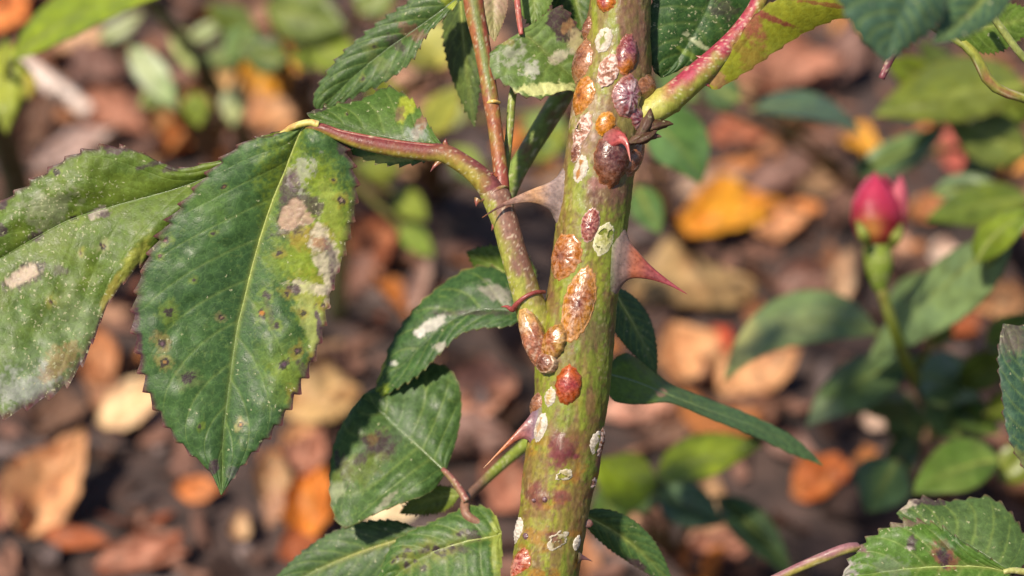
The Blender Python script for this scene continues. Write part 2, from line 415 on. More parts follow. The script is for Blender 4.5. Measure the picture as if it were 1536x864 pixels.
def leaf(name, mid, left, right, parent, base=GREEN, base2=None, under=(0.13, 0.17, 0.055), mat=None, nu=80, nv=44, teeth=22, tooth=7.0,
         veins=8, quilt=3.0, camber=6.0, wave=8.0, patches=(), spots=(), margin=(0.06, 0.022, 0.028), margin_w=0.025, margin_amt=0.6,
         vein_col=(0.16, 0.22, 0.05), vein_amt=0.5, flk=0.05, seed=0, midrib=4.0, rib_col=(0.24, 0.27, 0.06), thick=1.8, mott=0.5, fleck_patches=(), label=None, curl=0.0):
    """a toothed leaflet between three curves in photograph pixels: midrib, one margin, the other margin (x, y, depth)"""
    mat = mat or M_LEAF
    quilt = quilt * 0.3
    m = spline(mid, nu); l = spline(left, nu); r = spline(right, nu)
    s = np.linspace(-1, 1, nv); v = np.sign(s) * (1 - (1 - np.abs(s)) ** 1.35)
    u = np.linspace(0, 1, nu)
    Ug, Vg = np.meshgrid(u, v, indexing='ij'); A = np.abs(Vg)
    E = np.where((Vg < 0)[..., None], l[:, None], r[:, None])
    Pm = m[:, None] + (E - m[:, None]) * A[..., None]
    # teeth lean towards the tip
    ph = (Ug * teeth + np.where(Vg < 0, 0.37, 0.0) + 0.35 * (fbm(Ug * 7, Vg * 0 + seed, seed) - 0.5)) % 1.0
    saw = np.where(ph < 0.78, (ph / 0.78) ** 1.5, (1 - ph) / 0.22)
    out = E - m[:, None]; out = out / (np.linalg.norm(out, axis=-1, keepdims=True) + 1e-6)
    tan = np.gradient(E, axis=0); tan = tan / (np.linalg.norm(tan, axis=-1, keepdims=True) + 1e-6)
    tend = np.clip(np.sin(np.pi * np.clip(Ug, 0, 1)) * 3, 0, 1) * (0.25 + 1.4 * fbm(Ug * 15, np.sign(Vg) * 3.3 + 9, seed + 2, 2)) * (0.75 + 0.5 * Ug)
    wgt = (A ** 14) * tend * tooth
    Pm = Pm + out * (wgt * (saw - 0.35))[..., None] + tan * (wgt * 0.5 * saw)[..., None]
    q = (Ug - 0.20 * A - 0.07 * A * A + np.where(Vg < 0, 0.02, -0.02)) * veins * 1.12
    fq = np.abs(q - np.round(q)); L = np.linalg.norm(np.diff(m, axis=0), axis=1).sum()
    vd = fq / (veins * 1.12) * L
    vmask = np.exp(-(vd / (1.5 + 1.5 * (1 - A))) ** 2) * (1 - sstep(0.8, 0.98, A)) * (q > 0)
    rmask = np.exp(-(A * np.linalg.norm(E - m[:, None], axis=-1) / 4.5) ** 2)
    bulge = 0.5 - 0.5 * np.cos(2 * np.pi * q)
    x, y = Pm[..., 0].copy(), Pm[..., 1].copy()
    slim = np.clip(np.linalg.norm(E - m[:, None], axis=-1) / 70, 0, 1) if mat is M_LEAF else 1.0
    camber = camber * slim; wave = wave * slim
    z = Pm[..., 2] + camber * 4 * A * (1 - A) + quilt * bulge * (A * (1 - A)) * 4 * 0.8 - quilt * 0.4 * vmask - quilt * 0.5 * rmask
    z = z + wave * 2 * (fbm(x / 70 + seed, y / 70, seed + 40, 3) - 0.5) * sstep(0.05, 0.5, A) + 0.7 * quilt * (fbm(x / 16, y / 16, seed + 44, 2) - 0.5) * sstep(0.02, 0.2, A)
    z = z + curl * A ** 3
    Pm[..., 2] = z
    # pigment
    b1 = np.asarray(base, float) * (np.array([1.2, 1.05, 0.8]) if base[2] < 0.04 else np.array([1.1, 1.05, 0.9])); b2 = np.asarray(base2 if base2 is not None else b1 * np.array([1.7, 1.5, 0.9]))
    n1 = fbm(x / 45 + seed * 3.1, y / 45, seed + 60)
    c = b1 + (b2 - b1) * (sstep(0.35, 0.75, n1) * mott)[..., None]
    c = c * (0.8 + 0.4 * fbm(x / 9, y / 9, seed + 66, 3))[..., None]
    c = mixc(c, vein_col, np.minimum(1, vein_amt * vmask * 1.0))
    c = mixc(c, rib_col, 0.85 * rmask * vein_amt * 1.6 * (1 - 0.75 * sstep(0.35, 0.9, Ug)))
    ter = np.abs(fbm(x / 13 + 3, y / 13, seed + 91, 2) - 0.5)
    c = mixc(c, vein_col, vein_amt * 0.7 * (1 - sstep(0.0, 0.035, ter)) * (0.25 + sstep(0.4, 0.65, fbm(x / 60, y / 60, seed + 93))))
    fl = np.full(x.shape, flk) * (0.3 + 1.4 * sstep(0.4, 0.7, fbm(x / 50, y / 50, seed + 71)))
    for i, P_ in enumerate(patches):
        px, py, rx, ry, ang, pc, al, rag, soft = P_
        pmk = al * patch_mask(x, y, px, py, rx, ry, ang, rag, soft, seed + i * 3)
        c = mixc(c, np.asarray(pc) * (0.75 + 0.5 * fbm(x / 5, y / 5, seed + i + 70, 3))[..., None], pmk)
        if np.mean(pc) > 0.2 and al > 0.75: Pm[..., 2] -= 2.5 * pmk * fbm(x / 6, y / 6, seed + i, 2)
    for (px, py, rx, ry, ang, am) in fleck_patches:
        fl = fl + am * patch_mask(x, y, px, py, rx, ry, ang, 0.5, 0.6, seed + 31)
    for i, sp in enumerate(spots):
        px, py, r_ = sp[:3]; halo = sp[3] if len(sp) > 3 else (0.2, 0.2, 0.04); core = sp[4] if len(sp) > 4 else None
        el = 0.7 + 0.7 * ((i * 37) % 10) / 10; r_ = r_ * (0.75 + 0.5 * ((i * 53) % 10) / 10)
        c = mixc(c, halo, 0.45 * patch_mask(x, y, px, py, r_ * 2.1 * el, r_ * 1.8, i * 31, 0.7, 0.8, seed + i))
        c = mixc(c, (0.035, 0.018, 0.026), 0.92 * patch_mask(x, y, px, py, r_ * el, r_, i * 31, 0.75, 0.35, seed + i + 2))
        if core is not None:
            c = mixc(c, core, 0.9 * patch_mask(x, y, px, py, r_ * 0.45, r_ * 0.45, 0, 0.2, 0.3, seed + i + 4))
    mg = margin_amt * sstep(1 - margin_w * (0.6 + 2.4 * fbm(Ug * 11, Vg * 0 + np.sign(Vg), seed + 81)), 1.0, A) * (0.45 + 0.9 * fbm(Ug * 16, Vg * 0, seed + 83))
    c = mixc(c, margin, mg)
    c = mixc(c, (0.11, 0.032, 0.03), np.clip(margin_amt, 0, 1) * sstep(0.4, 0.9, saw) * sstep(0.955, 0.99, A) * 0.9)
    # two skins joined round the rim
    gu = np.gradient(Pm, axis=0); gv = np.gradient(Pm, axis=1)
    nor = np.cross(gu, gv); nor /= np.linalg.norm(nor, axis=-1, keepdims=True) + 1e-9
    if nor[..., 2].mean() < 0: nor = -nor; flip = True
    else: flip = False
    kd = ((D - Pm[..., 2] * S) / D)[..., None]
    T = Pm + nor * thick / 2 ; B = Pm - nor * thick / 2
    T[..., 2] = Pm[..., 2] + nor[..., 2] * thick / 2 * kd[..., 0]; B[..., 2] = Pm[..., 2] - nor[..., 2] * thick / 2 * kd[..., 0]
    n0 = nu * nv
    f = grid_faces(nu, nv)
    ring = np.concatenate([np.arange(nv), np.arange(1, nu) * nv + nv - 1, (nu - 1) * nv + np.arange(nv - 2, -1, -1), np.arange(nu - 2, 0, -1) * nv])
    r2 = np.roll(ring, -1)
    rim = np.stack([ring, r2, r2 + n0, ring + n0], 1)
    ft, fb = (f, f[:, ::-1]) if not flip else (f[:, ::-1], f)
    faces = np.vstack([ft, fb + n0, rim[:, ::-1] if not flip else rim])
    uc = np.asarray(under) * (0.8 + 0.4 * n1)[..., None]
    uc = mixc(uc, np.asarray(under) * 1.5, vmask * 0.6); uc = mixc(uc, c, 0.25 * np.ones_like(A)); uc = mixc(uc, margin, mg * 0.8)
    o = mesh_obj(name, np.vstack([W(T).reshape(-1, 3), W(B).reshape(-1, 3)]), faces, mat, parent,
                 np.vstack([c.reshape(-1, 3), uc.reshape(-1, 3)]), np.r_[fl.ravel(), fl.ravel() * 0.2])
    if midrib:
        jj = nv // 2
        ml = Pm[:, jj].copy() if nv % 2 else (Pm[:, jj] + Pm[:, jj - 1]) / 2
        rr = midrib * (1 - 0.8 * u) * 0.8
        ml[:, 2] -= 0.15 * rr + 0.2
        i2 = np.linspace(0, nu - 1, min(nu, 40)).astype(int)
        rc = np.asarray(rib_col); gb = b1 * 1.5
        tube('midrib', np.c_[ml, rr][i2], M_THORN if mat is M_LEAF else mat, o,
             lambda U, TH, V, n_: (rc + (gb - rc) * sstep(0.3, 0.85, U)[..., None]) * (0.8 + 0.4 * fbm(V[..., 0] / 6, V[..., 1] / 6, 5))[..., None], nseg=8, nlen=min(nu, 60), cap=False)
    return o

def leaf2(parent, start, end, wl, wr, bend=0.0, tl=0.0, tr=0.0, mid_d=0.0, far=True, name='leaflet', fat=0.78, **kw):
    """ovate leaflet from base to tip; wl, wr half widths, tl, tr how far each margin comes towards the lens, all in pixels"""
    b, t = np.asarray(start, float), np.asarray(end, float)
    u = np.linspace(0, 1, 9)
    d2 = (t - b)[:2]; Ln = np.linalg.norm(d2); perp = np.array([-d2[1], d2[0]]) / Ln
    mid = b + (t - b) * u[:, None]
    mid[:, :2] += perp * (bend * 4 * u * (1 - u))[:, None]
    mid[:, 2] += mid_d * 4 * u * (1 - u)
    g = np.gradient(mid[:, :2], axis=0); pn = np.stack([-g[:, 1], g[:, 0]], 1); pn /= np.linalg.norm(pn, axis=1)[:, None]
    w_ = np.sin(np.pi * u ** fat) ** 0.9; w_[0] = 0.03; w_[-1] = 0.01
    k = (D - mid[:, 2] * S) / D
    l = mid.copy(); l[:, :2] += pn * (wl * w_)[:, None]; l[:, 2] += tl * w_ * k
    r = mid.copy(); r[:, :2] -= pn * (wr * w_)[:, None]; r[:, 2] += tr * w_ * k
    if far:
        o_ = dict(nu=40, nv=18, mat=M_LEAF_FAR, teeth=14, tooth=max(3.0, Ln * 0.02), veins=7, quilt=3, wave=10, midrib=3.0, flk=0.0)
    else:
        o_ = dict(nu=110, nv=60)
    o_.update(kw)
    return leaf(name, mid, l, r, parent, **o_)

# colour rules for stems
def stem_colour(top, bot, patch=None, seed=0, amt=0.8, bias=0.0, s1=26.0):
    top, bot = np.asarray(top, float), np.asarray(bot, float)
    def f(U, TH, V, nor):
        n = fbm(V[..., 0] / s1, V[..., 1] / s1, seed)
        up = sstep(-0.45, 0.45, -nor[..., 1] + (n - 0.5) * 1.6 + bias)
        c = bot + (top - bot) * up[..., None]
        c = c * (0.75 + 0.5 * fbm(V[..., 0] / 5, V[..., 1] / 5, seed + 3, 3))[..., None]
        if patch is not None:
            c = mixc(c, patch, amt * sstep(0.56, 0.68, fbm(V[..., 0] / 11 + 7, V[..., 1] / 17, seed + 8)))
        sp = sstep(0.70, 0.78, fbm(V[..., 0] / 3.0 + TH, V[..., 1] / 3.0, seed + 12, 2))
        return mixc(c, (0.5, 0.45, 0.3), sp * 0.5)
    return f

# ------------------------------------------------------------------ the rose bush: cane
BASE = np.array([0.012, 0.245, 0.0])
base_px = WI(BASE); low = WI(BASE + np.array([-0.001, 0.004, 0.05])); low2 = WI(BASE + np.array([-0.002, 0.02, 0.11]))
rose = empty('rose_bush', BASE, 'thorny green rose cane with side shoots and spotted toothed leaves, covered in scale insects', 'rose bush')
CANE = [(*low, 60), (*low2, 54), (800, 960, -6, 52), (817, 864, 0, 50.5), (829, 780, 0, 52), (839, 700, 0, 53), (848, 650, 0, 54.5), (857, 600, 0, 55), (862, 545, 0, 56),
        (873, 450, 0, 53), (887, 345, 0, 53), (899, 250, 0, 53.5), (910, 190, 0, 56), (921, 110, 0, 55), (927, 50, 0, 49), (931, 0, 0, 46.5), (938, -90, -4, 45), (944, -260, -12, 43), (946, -480, -30, 41)]
CANE = [(base_px[0], base_px[1], base_px[2], 64)] + CANE
cane_path = spline(CANE, 900)
_t = np.gradient(cane_path[:, :3], axis=0); _t /= np.linalg.norm(_t, axis=1)[:, None]

KNOBS = [(844, 676, 14, 15, 7), (988, 160, 30, 26, 5), (897, 705, 22, 34, 7), (790, 500, 30, 50, 6), (850, 300, 18, 45, 3), (930, 395, 22, 42, 3), (805, 745, 8, 8, 3), (818, 748, 5, 5, 3), (789, 803, 5, 6, 4)]
def cane_bump(U, TH, V):
    b = 1.6 * (fbm(TH * 3, V[..., 1] / 45, 91) - 0.5) * 2 + 1.1 * (fbm(TH * 9, V[..., 1] / 12, 92) - 0.5) * 2 + 0.45 * (fbm(TH * 20, V[..., 1] / 5, 93, 2) - 0.5) * 2
    for (px, py, rx, ry, h) in KNOBS:
        b = b + h * np.exp(-((V[..., 0] - px) / rx) ** 2 - ((V[..., 1] - py) / ry) ** 2) * (np.cos(TH) > -0.2)
    return b
def cane_colour(U, TH, V, nor):
    x, y = V[..., 0], V[..., 1]
    a = TH * 50
    n = fbm(x / 40, y / 70, 101)
    c = np.array([0.25, 0.25, 0.045]) + (np.array([0.16, 0.195, 0.035]) - np.array([0.25, 0.25, 0.045])) * sstep(0.3, 0.7, n)[..., None]
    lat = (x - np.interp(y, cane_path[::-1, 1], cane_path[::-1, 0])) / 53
    c = mixc(c, (0.10, 0.16, 0.035), 0.55 * sstep(0.2, 0.9, lat))  # shade painted into the colour on the cane's right side
    c = mixc(c, (0.30, 0.31, 0.055), 0.5 * sstep(0.1, -0.7, lat))  # lit left side painted lighter
    # fine green-yellow stippling
    c = c * (0.84 + 0.32 * fbm(x / 3.2, y / 4.2, 104, 3))[..., None]
    # purple brown weathering, stronger low on the cane and below the insects
    w1 = sstep(0.53, 0.66, fbm(x / 13 + 3, y / 60, 107) + 0.05 * sstep(560, 800, y))
    c = mixc(c, (0.19, 0.10, 0.05), 0.5 * w1)
    w2 = sstep(0.58, 0.66, fbm(x / 6, y / 9, 111, 3)) * sstep(0.42, 0.6, fbm(x / 40, y / 50, 113))
    c = mixc(c, (0.16, 0.07, 0.05), 0.5 * w2)
    w3 = sstep(0.50, 0.66, fbm(x / 9 + 60, y / 55, 109)) * sstep(0.36, 0.56, fbm(x / 60, y / 80, 114))
    c = mixc(c, (0.2, 0.10, 0.06), 0.55 * w3)
    w4 = sstep(330, 180, y) * sstep(0.44, 0.62, fbm(x / 9 + 5, y / 26, 116))
    c = mixc(c, (0.21, 0.105, 0.075), 0.55 * w4)
    ocr = sstep(0.55, 0.7, fbm(x / 24 + 9, y / 20, 117)) * sstep(560, 720, y)
    c = mixc(c, (0.30, 0.155, 0.04), 0.85 * ocr)
    c = mixc(c, (0.17, 0.06, 0.045), 0.6 * sstep(0.52, 0.62, fbm(x / 20 + 21, y / 14, 118)) * np.exp(-((y - 745) / 55) ** 2))
    st_ = fbm(TH * 26, y / 30, 119, 3)
    c = c * (0.86 + 0.28 * st_)[..., None]
    for (px, py, rx, ry, cc, al) in [(844, 676, 20, 24, (0.16, 0.035, 0.05), 0.9), (915, 290, 30, 26, (0.15, 0.06, 0.06), 0.7), (893, 275, 14, 9, (0.3, 0.14, 0.12), 0.7), (890, 500, 18, 30, (0.13, 0.06, 0.05), 0.5),
                                     (805, 742, 12, 18, (0.16, 0.05, 0.05), 0.8), (845, 745, 14, 8, (0.2, 0.06, 0.06), 0.7), (950, 30, 22, 60, (0.17, 0.08, 0.07), 0.55), (880, 185, 24, 40, (0.4, 0.26, 0.2), 0.4),
                                     (832, 805, 16, 8, (0.12, 0.03, 0.04), 0.7), (930, 200, 40, 50, (0.15, 0.07, 0.06), 0.5), (905, 700, 14, 18, (0.2, 0.06, 0.07), 0.7), (860, 660, 30, 16, (0.16, 0.07, 0.04), 0.5)]:
        c = mixc(c, cc, al * patch_mask(x, y, px, py, rx, ry, 0, 0.5, 0.5, 7) * (np.cos(TH) > -0.2))
    # pale corky flecks
    f1 = sstep(0.69, 0.75, fbm(x / 3.4 + 50, y / 4.5, 121, 2)) * sstep(0.35, 0.6, fbm(x / 35, y / 45, 123))
    c = mixc(c, (0.5, 0.42, 0.25), 0.3 * f1)
    f2 = sstep(0.62, 0.7, fbm(x / 5.0 + 31, y / 11, 127, 3)) * np.exp(-((x - 874) / 22) ** 2 - ((y - 190) / 45) ** 2)
    c = mixc(c, (0.6, 0.45, 0.38), 0.85 * f2)
    lum = c.mean(-1, keepdims=True); c = np.clip(lum + (c - lum) * 1.15, 0, 1) * 0.69
    d_ = sstep(0.73, 0.78, fbm(x / 4.2 + 80, y / 4.2, 131, 2))
    return mixc(c, (0.1, 0.05, 0.03), 0.6 * d_)
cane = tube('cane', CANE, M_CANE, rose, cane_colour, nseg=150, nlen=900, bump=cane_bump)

def cane_frame(py):
    i = np.argmin(np.abs(cane_path[:, 1] - py) + 1e5 * (cane_path[:, 2] < -40))
    return i
def on_cane(px, py, lx, ly, h):
    """points at lx (right), ly (up) round a spot of the cane seen at px, py, lifted h off the bark"""
    i0 = cane_frame(py)
    t0 = _t[i0]
    # refine along the axis so that the spot's lateral offset is square to the cane
    for _ in range(3):
        dlt = (np.array([px, py]) - cane_path[i0, :2]) @ t0[:2] / (np.linalg.norm(t0[:2]) + 1e-9)
        seg = np.linalg.norm(np.diff(cane_path[:, :3], axis=0), axis=1).mean()
        i0 = int(np.clip(i0 + round(dlt / seg), 5, 894)); t0 = _t[i0]
    seg = np.linalg.norm(cane_path[i0 + 1, :3] - cane_path[i0 - 1, :3]) / 2
    up = 1.0 if t0[1] < 0 else -1.0
    side = np.array([-t0[1] * up, t0[0] * up]) * 1.0
    off = (np.array([px, py]) - cane_path[i0, :2]) @ side
    r0 = cane_path[i0, 3]
    th0 = math.asin(max(-0.97, min(0.97, off / r0)))
    fi = np.clip(i0 + up * ly / seg, 0, 899)
    q = np.stack([np.interp(fi, np.arange(900), cane_path[:, k]) for k in range(4)], -1)
    tt = np.stack([np.interp(fi, np.arange(900), _t[:, k]) for k in range(3)], -1) * up
    n1 = np.stack([-tt[..., 1], tt[..., 0], 0 * fi], -1); n1 /= np.linalg.norm(n1, axis=-1, keepdims=True)
    th = th0 + lx / r0
    nor = np.sin(th)[..., None] * n1 + np.cos(th)[..., None] * np.array([0, 0, 1.0])
    return q[..., :3] + nor * (q[..., 3] + h)[..., None], th0

# ------------------------------------------------------------------ thorns
def thorn(name, upper, lower, depth, parent, colour, n=44, nseg=28, dpow=1.0):
    """upper and lower profile curves (x, y, depth) from base to tip; depth = half thickness across at the base"""
    a = spline(upper, n); b = spline(lower, n)
    c = (a + b) / 2; h = (a - b) / 2
    hl = np.linalg.norm(h, axis=1); e1 = h / (hl[:, None] + 1e-9)
    t = np.gradient(c, axis=0); t /= np.linalg.norm(t, axis=1)[:, None] + 1e-9
    e2 = np.cross(t, e1); e2 /= np.linalg.norm(e2, axis=1)[:, None] + 1e-9
    e2 *= np.where(e2[:, 2:3] < 0, -1, 1)
    u = np.linspace(0, 1, n)
    dd = np.minimum(depth * (hl / hl[0]) ** dpow, np.maximum(hl * 1.1, 0.3)) if dpow == 1.0 else depth * (hl / hl[0]) ** dpow
    th = np.linspace(0, 2 * np.pi, nseg, endpoint=False)
    V = c[:, None] + np.cos(th)[None, :, None] * h[:, None] + np.sin(th)[None, :, None] * (e2 * dd[:, None])[:, None]
    V = V + ((fbm(np.cos(th)[None] * 2 + u[:, None] * 0, u[:, None] * 14 + np.sin(th)[None] * 2, 7) - 0.5) * 1.2 * (1 - u)[:, None])[..., None] * e1[:, None]
    U = u[:, None] * np.ones((1, nseg)); TH = th[None] * np.ones((n, 1))
    cc = colour(U, TH, V)
    return mesh_obj(name, W(V).reshape(-1, 3), grid_faces(n, nseg, True), M_THORN, parent, cc.reshape(-1, 3))

def ramp(stops):
    xs = [s[0] for s in stops]; cs = np.array([s[1] for s in stops])
    def f(U, TH, V):
        u = np.clip(U + 0.12 * (fbm(V[..., 0] / 12, V[..., 1] / 12, 77) - 0.5), 0, 1)
        c = np.stack([np.interp(u, xs, cs[:, k]) for k in range(3)], -1)
        st = 0.5 * fbm(TH * 6, U * 5, 79, 3) + 0.5 * fbm(TH * 17, U * 9, 80, 3)
        return c * (0.3 + 1.05 * st)[..., None]
    return f
GREY = (0.2, 0.145, 0.125)
thorn('thorn', [(858, 232, 10), (846, 252, 14), (836, 266, 20), (818, 276, 30), (790, 287, 44), (755, 304, 60), (723, 326, 72)],
      [(845, 352, 10), (836, 336, 14), (830, 322, 20), (820, 312, 30), (795, 304, 44), (758, 309, 60), (723.4, 326.6, 72)], 26, cane,
      ramp([(0, (0.2, 0.2, 0.1)), (0.10, GREY), (0.3, (0.3, 0.21, 0.19)), (0.46, (0.44, 0.24, 0.12)), (0.62, (0.34, 0.2, 0.15)), (0.8, (0.16, 0.07, 0.05)), (0.93, (0.07, 0.025, 0.02)), (1, (0.3, 0.1, 0.03))]))
thorn('thorn', [(925, 325, 16), (937, 342, 18), (945, 362, 20), (957, 377, 22), (975, 397, 24), (1000, 418, 26), (1031, 441, 28)],
      [(918, 452, 16), (928, 437, 18), (936, 425, 20), (948, 418, 22), (972, 419, 24), (1000, 427, 26), (1030.6, 441.6, 28)], 28, cane,
      ramp([(0, (0.2, 0.2, 0.1)), (0.08, (0.21, 0.15, 0.125)), (0.25, (0.18, 0.1, 0.085)), (0.38, (0.3, 0.085, 0.04)), (0.55, (0.2, 0.04, 0.035)), (0.8, (0.26, 0.04, 0.055)), (0.93, (0.24, 0.025, 0.035)), (1, (0.16, 0.015, 0.02))]))
thorn('thorn', [(815, 588, 20), (804, 609, 20), (793, 625, 22), (776, 645, 24), (752, 672, 26), (725, 702, 28)],
      [(808, 690, 20), (797, 670, 20), (791, 660, 22), (778, 660, 24), (755, 676, 26), (725.5, 702.5, 28)], 18, cane,
      ramp([(0, (0.2, 0.17, 0.09)), (0.12, (0.2, 0.14, 0.17)), (0.3, (0.2, 0.08, 0.09)), (0.5, (0.3, 0.08, 0.04)), (0.75, (0.45, 0.14, 0.04)), (1, (0.5, 0.25, 0.12))]))
thorn('thorn', [(916, 190, 52), (930, 196, 66), (938, 203, 74), (943, 215, 80), (946, 242, 84)],
      [(912, 240, 50), (922, 222, 64), (932, 216, 72), (939, 222, 78), (945.5, 242.4, 84)], 14, cane,
      ramp([(0, (0.16, 0.07, 0.05)), (0.3, (0.3, 0.05, 0.05)), (0.7, (0.42, 0.08, 0.07)), (1, (0.5, 0.2, 0.15))]))
thorn('thorn', [(868, 826, 20), (874, 832, 20), (880, 836, 20), (889, 842, 20)], [(866, 848, 20), (872, 841, 20), (879, 840, 20), (888.8, 842.4, 20)], 8, cane,
      ramp([(0, (0.15, 0.12, 0.05)), (0.3, (0.12, 0.05, 0.05)), (1, (0.06, 0.02, 0.02))]))
thorn('thorn', [(874, 780, 10), (880, 779, 10), (887, 780, 10), (890, 786, 10)], [(873, 796, 10), (880, 792, 10), (886, 791, 10), (889.5, 787, 10)], 5, cane,
      ramp([(0, (0.2, 0.12, 0.1)), (1, (0.12, 0.04, 0.03))]))

# dry bud scales by the right-hand node
for k_, (b_, t_, wl_, wr_, bn_) in enumerate([((952, 205, 34), (1010, 186, 30), 8, 9, -6), ((940, 218, 42), (992, 205, 42), 6, 8, -5), ((955, 208, 42), (976, 162, 36), 9, 9, 5), ((950, 214, 48), (985, 196, 50), 6, 7, 3)]):
    leaf2(cane, b_, t_, wl_, wr_, bn_, -14, -10, mid_d=8, far=False, name='bud_scale', nu=44, nv=18, seed=80 + k_, base=(0.06, 0.03, 0.022), base2=(0.13, 0.07, 0.05), under=(0.06, 0.035, 0.025), mott=1, teeth=3, tooth=2, wave=30, camber=14, veins=3,
          quilt=1, midrib=0, vein_col=(0.05, 0.025, 0.02), rib_col=(0.14, 0.08, 0.06), margin=(0.02, 0.01, 0.01), flk=0.1, fat=0.9)

# ------------------------------------------------------------------ side shoots and leaf stalks of the bush
PUR, YEL, RED = (0.15, 0.045, 0.05), (0.24, 0.24, 0.035), (0.30, 0.03, 0.05)
def shoot_col(U, TH, V, nor):
    x, y = V[..., 0], V[..., 1]
    n = fbm(x / 18, y / 34, 201)
    g = np.array([0.23, 0.23, 0.04]) * np.ones(x.shape + (1,))
    g = mixc(g, (0.16, 0.055, 0.06), sstep(0.35, 0.6, n + 0.25 * sstep(470, 300, y) - 0.12) * 0.85 * sstep(-0.6, 0.2, nor[..., 0] + 0.35))
    g = mixc(g, (0.33, 0.32, 0.06), sstep(400, 470, y) * 0.5)
    g = g * (0.75 + 0.5 * fbm(x / 3.5, y / 4.5, 205, 3))[..., None]
    return mixc(g, (0.5, 0.42, 0.3), 0.5 * sstep(0.68, 0.76, fbm(x / 3.2 + 4, y / 4, 207, 2)))
side = tube('side_shoot', [(850, 556, -16, 20), (824, 512, -8, 27), (802, 476, 6, 26), (788, 435, 24, 21.5), (771, 382, 32, 20), (758, 335, 32, 19.5), (746, 302, 28, 20.5), (738, 285, 26, 17)],
            M_CANE, rose, shoot_col, nseg=48, nlen=140, bump=lambda U, TH, V: 1.0 * (fbm(TH * 4, V[..., 1] / 14, 31) - 0.5) * 2 + 3 * np.exp(-((V[..., 1] - 290) / 12) ** 2))
redc = lambda U, TH, V, nor: np.array([0.2, 0.04, 0.035]) * (0.6 + 0.8 * fbm(V[..., 0] / 5, V[..., 1] / 5, 9))[..., None]
tube('collar', [(752, 460, 14, 0.6), (760, 460, 18, 2.4), (769, 464, 26, 4.5), (774, 457, 37, 3.8), (784, 448, 44, 3.4), (796, 441, 44, 3.2), (807, 438, 37, 3.2), (817, 438, 24, 2.6)], M_THORN, side, redc, nseg=12, nlen=60)
tube('collar', [(722, 303, 24, 1.0), (726, 299, 36, 2.5), (736, 292, 44, 3.2), (746, 284, 44, 3.2), (756, 280, 36, 2.5), (763, 281, 24, 1)], M_THORN, side,
     stem_colour((0.25, 0.13, 0.05), (0.3, 0.2, 0.05), (0.15, 0.05, 0.05), 5), nseg=10, nlen=40)
petA = tube('leaf_stalk', [(752, 312, 26, 17), (735, 283, 28, 18), (716, 262, 30, 16.5), (695, 246, 31, 15), (668, 231, 32, 14.5), (640, 228, 32, 13.5), (590, 222, 32, 13), (540, 212, 32, 11.5), (510, 203, 32, 9), (482, 192, 30, 7.5), (458, 188, 26, 6)],
            M_CANE, rose, (lambda U, TH, V, nor: mixc(stem_colour((0.15, 0.04, 0.04), (0.24, 0.19, 0.03), (0.22, 0.1, 0.03), 301, 0.5)(U, TH, V, nor), np.array([0.13, 0.022, 0.022]), 0.85 * sstep(680, 640, V[..., 0]) * sstep(-0.5, 0.25, -nor[..., 1] + 0.25))), nseg=32, nlen=150)
# stipule wing ridge along the stalk with a few hooked prickles
tube('stipule', [(664, 220, 38, 2), (640, 218, 38, 3), (590, 212, 37, 3), (540, 203, 37, 3), (508, 196, 36, 2.5), (482, 187, 34, 1.5)], M_THORN, petA,
     stem_colour((0.22, 0.06, 0.04), (0.2, 0.05, 0.04), None, 303), nseg=10, nlen=50)
for a, b, tip in [((664, 216), (676, 222), (669, 207)), ((655, 240), (666, 243), (645, 258)), ((726, 262), (738, 268), (742, 258)), ((712, 296), (722, 302), (714, 310)), ((740, 330), (748, 340), (737, 346))]:
    thorn('prickle', [(*a, 34), ((a[0] + tip[0]) / 2 - 1, (a[1] + tip[1]) / 2, 36), (*tip, 36)], [(*b, 34), ((b[0] + tip[0]) / 2 - 1, (b[1] + tip[1]) / 2, 36), (tip[0] + .3, tip[1] + .3, 36)], 4, petA,
          ramp([(0, (0.25, 0.15, 0.04)), (0.5, (0.25, 0.06, 0.04)), (1, (0.1, 0.03, 0.03))]))
petB = tube('leaf_stalk', [(752, 300, 18, 13), (752, 270, 16, 11.5), (747, 225, 8, 11), (741, 180, 2, 11), (737, 155, 0, 12), (731, 115, -8, 12), (722, 65, -14, 13), (712, 15, -20, 15), (703, -60, -25, 16)],
            M_CANE, rose, lambda U, TH, V, nor: mixc(stem_colour((0.2, 0.045, 0.03), (0.25, 0.1, 0.03), (0.2, 0.16, 0.03), 311, 0.6)(U, TH, V, nor), (0.10, 0.135, 0.03), 0.9 * sstep(165, 120, V[..., 1]) * sstep(0.35, -0.1, np.abs(nor[..., 0] - 0.05) - 0.25 + 0.5 * (fbm(V[..., 0] / 9, V[..., 1] / 25, 44) - 0.5))), nseg=28, nlen=110)
tube('collar', [(728, 158, 2, 2), (734, 153, 10, 3), (742, 152, 12, 3), (750, 154, 4, 2)], M_THORN, petB, stem_colour((0.45, 0.3, 0.08), (0.4, 0.25, 0.06), None, 5), nseg=8, nlen=20)
tube('leaf_stalk', [(752, 290, -2, 7), (758, 250, -8, 6.5), (764, 200, -18, 6), (768, 150, -28, 6), (776, 100, -34, 5)], M_CANE, rose, stem_colour((0.17, 0.2, 0.04), (0.14, 0.17, 0.035), PUR, 315, 0.5), nseg=16, nlen=60)
tube('leaf_stalk', [(782, 52, -5, 3.5), (779, 30, -10, 4.5), (776, 0, -14, 5), (772, -60, -20, 5)], M_CANE, rose, stem_colour((0.3, 0.07, 0.06), (0.3, 0.1, 0.06), None, 317), nseg=14, nlen=40)
